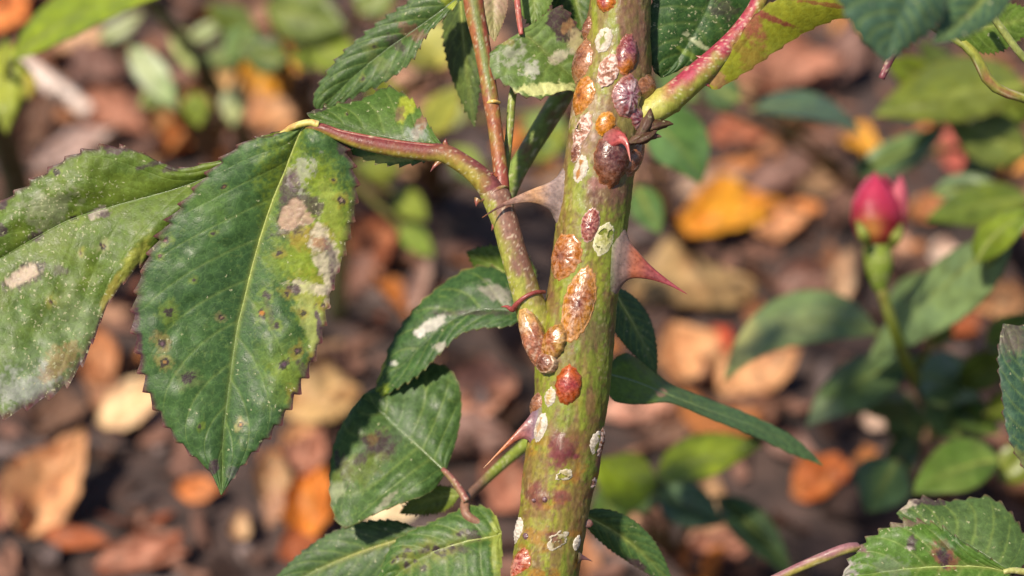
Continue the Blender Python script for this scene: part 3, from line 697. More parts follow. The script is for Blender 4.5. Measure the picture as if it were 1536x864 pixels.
tube('side_shoot', [(800, 300, -90, 16), (752, 330, -30, 14), (758, 296, -70, 15), (772, 262, -105, 15), (793, 225, -125, 15), (822, 178, -140, 16), (850, 130, -150, 16), (880, 70, -160, 16), (905, -20, -170, 15)][1:], M_CANE, rose,
     stem_colour((0.15, 0.2, 0.04), (0.13, 0.17, 0.035), (0.17, 0.06, 0.05), 319, 0.6), nseg=20, nlen=60)

# right-hand stalk, crimson above and green below
petR = tube('leaf_stalk', [(945, 182, 8, 22), (968, 170, 14, 22), (990, 158, 16, 22), (1004, 149, 16, 21.5), (1035, 123, 14, 20), (1066, 95, 12, 18), (1100, 60, 10, 15), (1126, 25, 8, 13), (1142, -6, 6, 12), (1162, -60, 0, 10)],
            M_CANE, rose, lambda U, TH, V, nor: mixc(stem_colour((0.25, 0.028, 0.05), (0.2, 0.21, 0.03), (0.28, 0.1, 0.06), 331, 0.35, 0.08)(U, TH, V, nor), (0.34, 0.33, 0.07), sstep(1012, 985, V[..., 0]) * 0.9), nseg=36, nlen=120,
            bump=lambda U, TH, V: 2.2 * np.exp(-((V[..., 0] - V[..., 1] - 852) / 6) ** 2))
for a, b, tip in [((1052, 92), (1064, 84), (1043, 83)), ((1046, 125), (1056, 117), (1066, 131))]:
    thorn('prickle', [(*a, 16), ((a[0] + tip[0]) / 2, (a[1] + tip[1]) / 2, 16), (*tip, 16)], [(*b, 16), ((b[0] + tip[0]) / 2 + 1, (b[1] + tip[1]) / 2, 16), (tip[0] + .3, tip[1] + .3, 16)], 4, petR, ramp([(0, (0.3, 0.05, 0.05)), (1, (0.25, 0.06, 0.04))]))

# ------------------------------------------------------------------ leaflets of the bush
BRN = (0.36, 0.24, 0.17); PALE = (0.5, 0.44, 0.34); PURP = (0.06, 0.032, 0.042); YG = (0.2, 0.26, 0.03); OCH = (0.3, 0.2, 0.03)
# large hanging leaflet left of the cane
leaf('leaflet', [(456, 190, 26), (447, 206, 22), (428, 255, 14), (406, 310, 8), (384, 380, 4), (366, 452, 2), (355, 500, 3), (341, 600, 8), (334, 667, 16), (332, 742, 30)],
     [(455, 188, 26), (410, 203, 30), (376, 209, 32), (346, 227, 30), (310, 262, 28), (284, 292, 26), (255, 328, 24), (228, 372, 22), (210, 415, 20), (199, 475, 20), (207, 530, 20), (219, 582, 20), (236, 616, 20), (262, 656, 22), (297, 690, 24), (318, 712, 26), (332, 742, 30)],
     [(457, 188, 26), (482, 193, 28), (508, 207, 24), (526, 238, 18), (536, 282, 12), (530, 325, 6), (518, 375, 2), (504, 415, 0), (494, 450, 0), (480, 512, 4), (462, 556, 8), (432, 615, 14), (402, 655, 20), (368, 692, 24), (346, 722, 28), (332, 742, 30)],
     rose, nu=300, nv=141, teeth=24, tooth=9.5, veins=8, quilt=5, camber=10, wave=10, seed=1, base=(0.030, 0.078, 0.030), base2=(0.055, 0.115, 0.026), midrib=4.5, flk=0.02, vein_col=(0.14, 0.2, 0.05),
     margin_amt=1.0, margin_w=0.05,
     patches=[(492, 400, 62, 165, 16, (0.2, 0.26, 0.022), 0.97, 0.45, 0.8), (455, 590, 26, 60, 30, (0.17, 0.22, 0.02), 0.7, 0.7, 0.8), (475, 440, 40, 26, 10, (0.3, 0.28, 0.04), 0.6, 0.9, 0.6), (500, 330, 16, 60, 10, (0.26, 0.3, 0.05), 0.6, 0.9, 0.6), (430, 560, 40, 60, 20, (0.12, 0.18, 0.03), 0.5, 0.6, 0.6), (285, 282, 60, 26, -35, (0.08, 0.15, 0.025), 0.6, 0.5, 0.6),
              (470, 360, 30, 22, 0, OCH, 0.5, 0.6, 0.5), (452, 350, 26, 16, 0, OCH, 0.5, 0.6, 0.4), (492, 395, 18, 62, 16, (0.52, 0.44, 0.33), 0.85, 0.7, 0.4), (462, 432, 34, 9, -8, (0.5, 0.42, 0.33), 0.8, 0.6, 0.3), (470, 480, 14, 60, 12, (0.4, 0.42, 0.14), 0.6, 0.6, 0.5),
              (436, 300, 15, 42, 8, PURP, 0.85, 0.5, 0.35), (465, 305, 22, 13, -35, PURP, 0.8, 0.5, 0.35), (440, 340, 30, 12, 20, PURP, 0.6, 0.7, 0.4), (427, 325, 10, 22, 0, PURP, 0.5, 0.7, 0.5),
              (438, 322, 17, 26, -30, BRN, 0.98, 0.25, 0.15), (456, 327, 15, 11, -10, BRN, 0.9, 0.3, 0.2), (452, 253, 15, 22, -20, (0.4, 0.36, 0.34), 0.5, 1.4, 0.6), (440, 270, 8, 16, 0, (0.15, 0.08, 0.12), 0.6, 0.5, 0.4),  # the pale pinkish patch near the base is a painted shine
              (483, 365, 14, 9, -30, (0.3, 0.12, 0.05), 0.7, 0.6, 0.4), (515, 225, 8, 12, 30, PURP, 0.8, 0.5, 0.4), (497, 380, 7, 26, 18, (0.12, 0.08, 0.1), 0.6, 0.6, 0.4), (404, 470, 6, 22, 15, PURP, 0.5, 0.5, 0.5),
              (202, 478, 8, 16, 0, PURP, 0.95, 0.3, 0.3), (207, 522, 7, 28, 0, PURP, 0.8, 0.4, 0.3), (320, 701, 7, 12, -20, PURP, 0.9, 0.3, 0.3), (350, 712, 10, 14, 30, (0.07, 0.05, 0.07), 0.5, 0.4, 0.4), (480, 497, 5, 34, 10, (0.09, 0.05, 0.08), 0.9, 0.5, 0.4), (505, 440, 5, 40, 14, (0.14, 0.08, 0.1), 0.8, 0.5, 0.4),
              (458, 560, 6, 26, 30, PURP, 0.7, 0.4, 0.4), (440, 434, 10, 8, 0, PURP, 0.9, 0.4, 0.3)],
     spots=[(240, 384, 6, YG, (0.2, 0.1, 0.08)), (248, 361, 5.5, YG, (0.25, 0.12, 0.1)), (253, 469, 7, YG), (283, 566, 8, (0.13, 0.15, 0.05)), (243, 515, 7, (0.35, 0.22, 0.08), (0.14, 0.08, 0.1)), (247, 543, 6, (0.35, 0.25, 0.08), (0.3, 0.15, 0.05)),
            (393, 470, 7, YG, (0.4, 0.16, 0.03)), (426, 547, 9, YG, (0.12, 0.07, 0.1)), (446, 526, 5.5, OCH, (0.14, 0.07, 0.08)), (361, 637, 4, (0.45, 0.35, 0.15), (0.45, 0.2, 0.05)), (336, 280, 5, YG, (0.2, 0.1, 0.05)), (332, 476, 4, (0.3, 0.22, 0.1), (0.35, 0.2, 0.14)), (415, 488, 4, YG), (400, 442, 5, YG), (300, 640, 3.5, YG), (470, 540, 5, OCH), (455, 470, 4, OCH), (485, 460, 5, OCH, BRN), (420, 380, 4, OCH), (512, 300, 5, OCH, BRN), (500, 270, 4, OCH), (430, 440, 4, OCH), (440, 590, 5, OCH), (290, 420, 3, YG), (320, 350, 3, YG)],
     fleck_patches=[(395, 600, 50, 80, 0, 0.06), (480, 330, 50, 60, 0, 0.15)])
# leaflet reaching out of the picture on the left
leaf('leaflet', [(452, 192, 24), (400, 222, 10), (330, 258, 2), (262, 284, 0), (175, 308, 4), (109, 328, 12), (58, 354, 20), (0, 388, 30), (-70, 436, 42), (-130, 490, 56)],
     [(452, 190, 24), (415, 198, 26), (376, 210, 20), (340, 236, 14), (302, 246, 10), (272, 252, 8), (240, 243, 10), (205, 226, 14), (168, 219, 16), (135, 224, 18), (105, 234, 20), (60, 264, 24), (18, 292, 28), (-30, 330, 34), (-90, 400, 46), (-130, 490, 56)],
     [(453, 194, 22), (425, 232, 2), (372, 275, -10), (318, 310, -10), (266, 346, -2), (224, 384, 12), (188, 420, 26), (160, 460, 36), (142, 505, 44), (122, 548, 50), (92, 584, 56), (48, 608, 62), (0, 626, 68), (-60, 624, 72), (-110, 570, 66), (-130, 490, 56)],
     rose, nu=300, nv=131, teeth=24, tooth=9, veins=7, quilt=5, camber=8, wave=14, seed=2, base=(0.065, 0.118, 0.018), base2=(0.13, 0.165, 0.015), midrib=4, rib_col=(0.09, 0.13, 0.03), vein_amt=0.35, flk=0.07,
     margin_amt=1.0, margin_w=0.05,
     patches=[(75, 530, 90, 95, 30, (0.08, 0.14, 0.05), 0.4, 0.5, 0.6), (60, 560, 60, 70, 30, (0.22, 0.26, 0.17), 0.3, 1.0, 0.8), (30, 590, 50, 30, 20, (0.34, 0.33, 0.32), 0.6, 1.1, 0.7), (90, 545, 34, 18, 40, (0.3, 0.18, 0.08), 0.6, 0.6, 0.5), (115, 470, 30, 50, 25, (0.3, 0.33, 0.2), 0.2, 0.8, 0.5),  # grey patches by the lower margin: glossy silvery reflection painted into the colour
              (36, 414, 34, 15, 28, PURP, 0.8, 0.4, 0.3), (36, 413, 30, 12, 28, (0.42, 0.32, 0.24), 0.98, 0.3, 0.15), (175, 222, 24, 8, 0, (0.07, 0.04, 0.04), 0.95, 0.5, 0.3), (175, 218, 14, 4, 0, (0.35, 0.22, 0.14), 0.8, 0.5, 0.3), (262, 252, 18, 6, 10, (0.05, 0.03, 0.03), 0.95, 0.5, 0.3),
              (230, 246, 26, 4, 15, PURP, 0.8, 0.5, 0.4), (150, 318, 16, 8, 20, (0.35, 0.28, 0.25), 0.8, 0.6, 0.3), (158, 322, 9, 5, 0, PURP, 0.8, 0.4, 0.3), (55, 354, 12, 7, 20, PURP, 0.8, 0.5, 0.3), (2, 345, 9, 9, 0, PURP, 0.9, 0.4, 0.3), (4, 306, 8, 8, 0, PURP, 0.9, 0.4, 0.3), (90, 405, 14, 8, 0, PURP, 0.6, 0.6, 0.4),
              (75, 310, 40, 22, 20, (0.3, 0.28, 0.2), 0.35, 0.9, 0.4), (48, 262, 12, 5, 25, (0.6, 0.55, 0.5), 0.9, 0.4, 0.3), (195, 280, 60, 20, 10, (0.14, 0.19, 0.02), 0.5, 0.5, 0.6), (440, 190, 26, 8, 25, (0.5, 0.46, 0.14), 0.95, 0.4, 0.4), (195, 400, 12, 50, -32, (0.3, 0.3, 0.05), 0.8, 0.3, 0.5), (165, 440, 8, 30, -25, (0.28, 0.22, 0.04), 0.7, 0.3, 0.5)],
     spots=[(121, 379, 5, (0.4, 0.33, 0.06), (0.45, 0.3, 0.08)), (155, 369, 5, (0.4, 0.36, 0.2), (0.3, 0.2, 0.1)), (76, 453, 4, (0.4, 0.3, 0.08), (0.4, 0.25, 0.1)), (112, 328, 5, YG), (85, 258, 5, YG)],
     fleck_patches=[(90, 310, 90, 50, 20, 0.35), (80, 420, 120, 80, 0, 0.2), (100, 520, 60, 80, 0, 0.3)])
# yellow rachis piece between the two
tube('leaf_stalk', [(478, 187, 32, 6), (462, 184, 32, 5.5), (440, 190, 30, 5), (424, 200, 24, 4), (410, 206, 18, 2)], M_CANE, petA, stem_colour((0.45, 0.38, 0.12), (0.36, 0.3, 0.06), (0.4, 0.2, 0.06), 5), nseg=14, nlen=40)
# folded leaflet above the leaf stalk
leaf('leaflet', [(664, 222, 22), (630, 214, 10), (580, 205, 0), (530, 192, -6), (490, 180, -8), (460, 170, -8)],
     [(662, 216, 22), (648, 196, 8), (634, 172, -10), (618, 150, -28), (600, 138, -40), (578, 131, -48), (558, 142, -42), (535, 152, -34), (505, 157, -26), (480, 163, -16), (460, 170, -8)],
     [(664, 226, 22), (630, 244, 12), (590, 247, 4), (545, 238, 0), (510, 216, -4), (480, 192, -6), (460, 170, -8)],
     rose, nu=130, nv=61, teeth=13, tooth=8, veins=6, quilt=4, camber=4, wave=4, seed=3, base=(0.045, 0.10, 0.02), base2=(0.08, 0.14, 0.02), midrib=3, rib_col=(0.05, 0.08, 0.02), flk=0.05,
     patches=[(612, 155, 12, 26, -30, (0.3, 0.33, 0.03), 0.9, 0.4, 0.4), (636, 180, 8, 34, -28, (0.25, 0.12, 0.08), 0.8, 0.5, 0.4), (470, 166, 24, 5, 12, (0.05, 0.03, 0.03), 0.9, 0.4, 0.3), (625, 200, 16, 12, 0, (0.3, 0.33, 0.3), 0.5, 0.7, 0.5), (600, 172, 8, 12, 0, (0.14, 0.07, 0.05), 0.7, 0.6, 0.4), (580, 238, 50, 7, 4, (0.25, 0.27, 0.06), 0.9, 0.3, 0.4)], spots=[(520, 172, 3)])
# upper leaflet, a little behind
leaf('leaflet', [(700, -14, -60), (660, 18, -70), (615, 50, -80), (570, 82, -90), (520, 125, -100), (478, 170, -110)],
     [(700, -16, -60), (640, -12, -70), (590, 18, -80), (550, 48, -88), (510, 84, -96), (482, 122, -104), (470, 150, -108), (478, 170, -110)],
     [(702, -12, -60), (668, 24, -60), (640, 52, -62), (622, 84, -66), (604, 104, -72), (572, 126, -82), (540, 140, -92), (505, 158, -102), (478, 170, -110)],
     rose, nu=120, nv=61, teeth=16, tooth=7, veins=7, quilt=5, wave=8, camber=8, seed=4, base=(0.04, 0.085, 0.028), base2=(0.07, 0.12, 0.03), midrib=4, rib_col=(0.05, 0.08, 0.02), flk=0.06,
     patches=[(620, 48, 26, 10, -35, (0.16, 0.07, 0.05), 0.7, 0.6, 0.4), (596, 66, 18, 8, -40, PURP, 0.6, 0.6, 0.4), (680, 8, 26, 8, -38, (0.3, 0.34, 0.04), 0.8, 0.3, 0.5), (570, 95, 30, 10, -45, (0.14, 0.17, 0.05), 0.5, 0.6, 0.5)], spots=[(545, 118, 4), (560, 70, 3)])
# leaflet against the cane, left, with a scorched edge
leaf('leaflet', [(780, 48, -10), (800, 62, -14), (824, 84, -18), (850, 108, -22), (882, 140, -24)],
     [(781, 46, -10), (805, 32, -24), (828, 14, -34), (846, 12, -36), (862, 34, -34), (876, 60, -30), (888, 95, -26), (882, 140, -24)],
     [(779, 50, -10), (752, 66, -8), (734, 82, -4), (732, 100, 0), (745, 118, 4), (766, 132, 8), (784, 144, 12), (815, 146, 10), (848, 136, -4), (882, 140, -24)],
     rose, nu=120, nv=81, teeth=13, tooth=9, veins=6, quilt=4, camber=5, wave=6, seed=5, base=(0.075, 0.135, 0.035), base2=(0.13, 0.19, 0.06), midrib=2.5, rib_col=(0.14, 0.17, 0.04), flk=0.08,
     patches=[(848, 32, 24, 34, 20, (0.05, 0.025, 0.03), 0.95, 0.45, 0.3), (852, 40, 12, 8, 40, (0.3, 0.16, 0.07), 0.7, 0.6, 0.4), (868, 60, 16, 16, 0, (0.45, 0.36, 0.2), 0.7, 0.6, 0.5), (818, 134, 44, 9, 4, (0.52, 0.52, 0.22), 0.9, 0.35, 0.3), (770, 82, 20, 14, 30, (0.36, 0.34, 0.28), 0.6, 0.8, 0.5), (795, 106, 14, 12, 0, (0.5, 0.46, 0.42), 0.6, 0.8, 0.5), (840, 84, 22, 8, 25, (0.4, 0.33, 0.25), 0.7, 0.6, 0.4), (755, 60, 16, 6, -20, (0.3, 0.2, 0.08), 0.5, 0.5, 0.4)])
leaf2(rose, (742, -40, -30), (742, 62, -20), 24, 22, 3, 5, -8, far=False, nu=60, nv=30, seed=6, base=(0.28, 0.27, 0.12), base2=(0.42, 0.28, 0.2), margin=(0.35, 0.12, 0.1), mott=1, midrib=2.5, tooth=3, vein_amt=0.2)
leaf2(rose, (800, -70, -50), (802, 44, -46), 36, 32, 0, -10, 0, far=False, nu=60, nv=40, seed=7, base=(0.07, 0.14, 0.03), base2=(0.14, 0.2, 0.05), midrib=3)
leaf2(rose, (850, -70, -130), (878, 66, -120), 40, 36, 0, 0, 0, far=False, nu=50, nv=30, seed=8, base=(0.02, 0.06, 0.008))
leaf2(rose, (690, -40, -130), (712, 190, -160), 30, 26, 4, -30, 10, far=False, nu=60, nv=30, seed=9, base=(0.05, 0.085, 0.035), midrib=3)
# dark leaflet right of the cane
leaf('leaflet', [(1076, -30, -40), (1056, 20, -38), (1034, 60, -36), (1010, 98, -34), (992, 116, -34)],
     [(1075, -32, -40), (1030, -30, -30), (985, -10, -24), (972, 30, -24), (972, 75, -26), (980, 104, -30), (992, 116, -34)],
     [(1078, -30, -40), (1118, -24, -52), (1128, 6, -56), (1112, 34, -54), (1080, 62, -48), (1040, 92, -40), (1008, 110, -36), (992, 116, -34)],
     rose, nu=110, nv=61, teeth=12, tooth=5, veins=6, quilt=4, camber=5, wave=5, seed=10, base=(0.022, 0.065, 0.02), base2=(0.04, 0.09, 0.025), midrib=2, rib_col=(0.03, 0.06, 0.015), vein_amt=0.3, flk=0.1,
     patches=[(1050, 66, 30, 4, -35, (0.4, 0.42, 0.25), 0.8, 0.7, 0.3), (1085, 12, 20, 12, -20, (0.06, 0.04, 0.04), 0.6, 0.8, 0.4), (1040, 86, 30, 5, -35, (0.14, 0.2, 0.03), 0.8, 0.4, 0.4)], fleck_patches=[(1030, 20, 50, 40, 0, 0.4)])
# yellow-green wing of the right-hand stalk, turned so that its underside shows
leaf('stipule', [(1060, 122, 14), (1090, 98, 18), (1120, 62, 22), (1160, 30, 24), (1220, 10, 20), (1300, -14, 10)],
     [(1060, 120, 14), (1085, 88, 20), (1108, 58, 26), (1135, 20, 30), (1180, -8, 30), (1240, -20, 22), (1300, -14, 10)],
     [(1060, 128, 14), (1076, 133, 10), (1122, 106, 6), (1162, 78, 2), (1205, 50, -2), (1250, 30, -4), (1296, 18, 0), (1300, -14, 10)],
     petR, nu=110, nv=50, teeth=11, tooth=4, veins=7, quilt=0.2, camber=3, wave=3, seed=11, base=(0.20, 0.23, 0.02), base2=(0.26, 0.27, 0.03), margin=(0.16, 0.05, 0.03), midrib=0, vein_amt=0.0, flk=0.0, mott=0.8, margin_w=0.05, rib_col=(0.2, 0.22, 0.03),
     patches=[(1135, 92, 40, 20, -35, (0.26, 0.13, 0.03), 0.6, 0.7, 0.5), (1150, 24, 50, 5, -22, (0.2, 0.04, 0.03), 0.9, 0.5, 0.4), (1250, 8, 60, 3, -8, (0.22, 0.05, 0.03), 0.7, 0.5, 0.4), (1070, 116, 22, 12, -40, (0.3, 0.14, 0.07), 0.8, 0.5, 0.4), (1120, 25, 18, 40, 30, (0.3, 0.03, 0.06), 0.7, 0.4, 0.5)])

# leaflets behind the cane, lower left
leaf('leaflet', [(790, 470, -150), (745, 464, -155), (705, 468, -160), (665, 490, -165), (625, 528, -170), (585, 570, -180), (556, 607, -190)],
     [(790, 468, -150), (770, 420, -190), (735, 400, -205), (700, 404, -205), (662, 428, -205), (625, 460, -200), (595, 500, -196), (576, 545, -192), (556, 607, -190)],
     [(792, 474, -150), (760, 490, -140), (725, 492, -138), (690, 502, -140), (660, 530, -146), (630, 560, -156), (595, 582, -170), (556, 607, -190)],
     rose, nu=120, nv=61, teeth=17, tooth=6, veins=7, quilt=5, camber=6, wave=10, seed=12, base=(0.026, 0.07, 0.024), base2=(0.05, 0.11, 0.025), midrib=3, rib_col=(0.05, 0.08, 0.03), flk=0.03, margin=(0.2, 0.16, 0.03), margin_amt=0.5,
     patches=[(648, 488, 26, 9, 30, (0.5, 0.46, 0.42), 0.9, 0.35, 0.3), (630, 500, 9, 6, 0, (0.6, 0.55, 0.52), 0.8, 0.4, 0.3), (660, 520, 10, 6, 20, (0.4, 0.35, 0.3), 0.7, 0.5, 0.4), (590, 545, 6, 4, 0, (0.6, 0.58, 0.5), 0.8, 0.4, 0.4), (570, 590, 16, 8, 45, (0.2, 0.26, 0.02), 0.8, 0.4, 0.5), (565, 565, 6, 26, -25, (0.35, 0.36, 0.06), 0.8, 0.3, 0.4), (745, 440, 26, 10, -25, (0.4, 0.33, 0.3), 0.5, 0.7, 0.5), (710, 470, 60, 4, 0, PURP, 0.6, 0.5, 0.5)])
leaf2(rose, (800, 440, -230), (700, 378, -250), 40, 34, 4, 10, -20, far=False, nu=60, nv=36, seed=13, base=(0.06, 0.12, 0.02), base2=(0.11, 0.18, 0.02))
leaf('leaflet', [(668, 708, -130), (630, 672, -145), (590, 636, -165), (545, 592, -190)],
     [(668, 706, -130), (684, 660, -150), (692, 610, -170), (684, 566, -190), (655, 546, -200), (600, 562, -200), (545, 592, -190)],
     [(668, 710, -130), (645, 738, -110), (600, 756, -100), (560, 772, -100), (518, 792, -104), (500, 770, -116), (494, 725, -132), (500, 670, -154), (520, 625, -174), (545, 592, -190)],
     rose, nu=110, nv=71, teeth=18, tooth=4, veins=6, quilt=6, camber=8, wave=14, seed=14, base=(0.036, 0.085, 0.026), base2=(0.07, 0.12, 0.03), midrib=4, rib_col=(0.1, 0.14, 0.04), flk=0.02, margin=(0.14, 0.12, 0.03), margin_amt=0.4,
     patches=[(570, 668, 26, 20, 0, (0.045, 0.024, 0.028), 0.95, 0.55, 0.4), (560, 660, 10, 8, 0, (0.13, 0.08, 0.03), 0.8, 0.5, 0.4), (515, 700, 12, 22, 20, (0.05, 0.03, 0.035), 0.8, 0.7, 0.4), (540, 705, 40, 20, 20, (0.12, 0.15, 0.02), 0.6, 0.6, 0.5), (505, 735, 12, 14, 0, (0.28, 0.3, 0.18), 0.7, 0.5, 0.4), (540, 690, 10, 8, 0, (0.05, 0.03, 0.035), 0.8, 0.7, 0.4), (580, 752, 20, 5, 45, (0.3, 0.27, 0.2), 0.6, 0.6, 0.4), (605, 625, 20, 50, -10, (0.07, 0.12, 0.05), 0.7, 0.5, 0.6)])
tube('leaf_stalk', [(815, 644, -280, 9), (782, 672, -260, 9), (752, 698, -230, 8), (722, 726, -190, 7.5), (700, 750, -120, 7.5), (700, 772, -98, 7), (722, 786, -94, 6), (748, 800, -88, 5)], M_CANE, rose,
     (lambda U, TH, V, nor: mixc(stem_colour((0.17, 0.21, 0.03), (0.16, 0.2, 0.03), None, 341)(U, TH, V, nor), (0.2, 0.07, 0.07), sstep(745, 715, V[..., 0]) * 0.8)), nseg=16, nlen=80)
tube('leaf_stalk', [(700, 752, -100, 6), (690, 735, -108, 6), (676, 716, -120, 5), (664, 704, -130, 4)], M_CANE, rose, stem_colour((0.2, 0.07, 0.06), (0.18, 0.12, 0.05), None, 343), nseg=14, nlen=30)
leaf('leaflet', [(752, 800, -86), (735, 806, -84), (690, 815, -84), (630, 838, -90), (560, 890, -100)],
     [(752, 798, -86), (742, 772, -96), (722, 759, -104), (695, 763, -106), (655, 780, -106), (615, 798, -106), (585, 822, -106), (560, 890, -100)],
     [(752, 802, -86), (752, 850, -60), (735, 905, -50), (690, 935, -54), (630, 925, -70), (560, 890, -100)],
     rose, nu=110, nv=61, teeth=17, tooth=5, veins=7, quilt=6, camber=6, wave=10, seed=15, base=(0.035, 0.09, 0.02), base2=(0.07, 0.13, 0.025), midrib=3, flk=0.02, margin=(0.2, 0.2, 0.04), margin_amt=0.4,
     patches=[(748, 800, 12, 60, 0, (0.3, 0.33, 0.06), 0.7, 0.4, 0.5), (650, 830, 50, 20, 10, (0.09, 0.13, 0.02), 0.6, 0.6, 0.5), (670, 825, 34, 6, 5, (0.045, 0.03, 0.035), 0.8, 0.9, 0.4), (635, 785, 10, 6, 0, (0.14, 0.08, 0.1), 0.7, 0.5, 0.4), (705, 802, 14, 8, -30, (0.06, 0.03, 0.04), 0.8, 0.6, 0.4)],
     spots=[(596, 838, 5), (608, 834, 4), (610, 848, 5), (640, 822, 6), (655, 826, 7), (622, 842, 4), (677, 822, 5), (665, 832, 4), (636, 852, 4), (612, 826, 4), (590, 842, 4), (690, 800, 5)])
leaf2(rose, (640, 800, -160), (385, 905, -200), 44, 46, 12, -10, 10, far=False, nu=80, nv=40, seed=16, base=(0.036, 0.08, 0.03), base2=(0.055, 0.1, 0.03), midrib=4, tooth=4, rib_col=(0.2, 0.2, 0.04))
leaf2(rose, (690, 742, -150), (600, 770, -190), 18, 22, 6, 0, 0, far=False, nu=60, nv=30, seed=17, base=(0.09, 0.14, 0.02), base2=(0.16, 0.2, 0.03), midrib=2)
# leaflets behind the cane, right
leaf2(rose, (915, 430, -130), (985, 560, -190), 30, 26, -4, 10, -20, far=False, nu=60, nv=36, seed=18, base=(0.04, 0.09, 0.04), base2=(0.05, 0.1, 0.04), tooth=3)
leaf('leaflet', [(905, 560, -150), (950, 572, -165), (1000, 592, -190), (1060, 615, -225), (1130, 640, -270), (1190, 668, -310), (1234, 698, -340)],
     [(905, 556, -150), (935, 530, -190), (970, 548, -220), (1010, 578, -240), (1065, 600, -260), (1130, 625, -290), (1190, 656, -320), (1234, 698, -340)],
     [(905, 566, -150), (920, 600, -120), (960, 606, -130), (1005, 604, -160), (1060, 626, -200), (1130, 654, -255), (1190, 682, -305), (1234, 698, -340)],
     rose, nu=90, nv=40, teeth=15, tooth=2, veins=7, quilt=3, camber=2, wave=4, seed=19, base=(0.055, 0.11, 0.05), base2=(0.075, 0.13, 0.055), midrib=3, rib_col=(0.12, 0.17, 0.06), flk=0, margin_amt=0.2,
     patches=[(945, 572, 46, 46, 0, (0.13, 0.19, 0.015), 0.85, 0.3, 0.5), (992, 590, 8, 7, 0, (0.4, 0.22, 0.15), 0.9, 0.2, 0.3)])
leaf2(rose, (868, 770, -90), (1010, 884, -150), 26, 30, -14, -10, 10, far=False, nu=70, nv=40, seed=20, base=(0.04, 0.095, 0.035), base2=(0.06, 0.12, 0.04), tooth=3, midrib=3, patches=[(955, 846, 18, 6, -30, PURP, 0.9, 0.4, 0.4)])

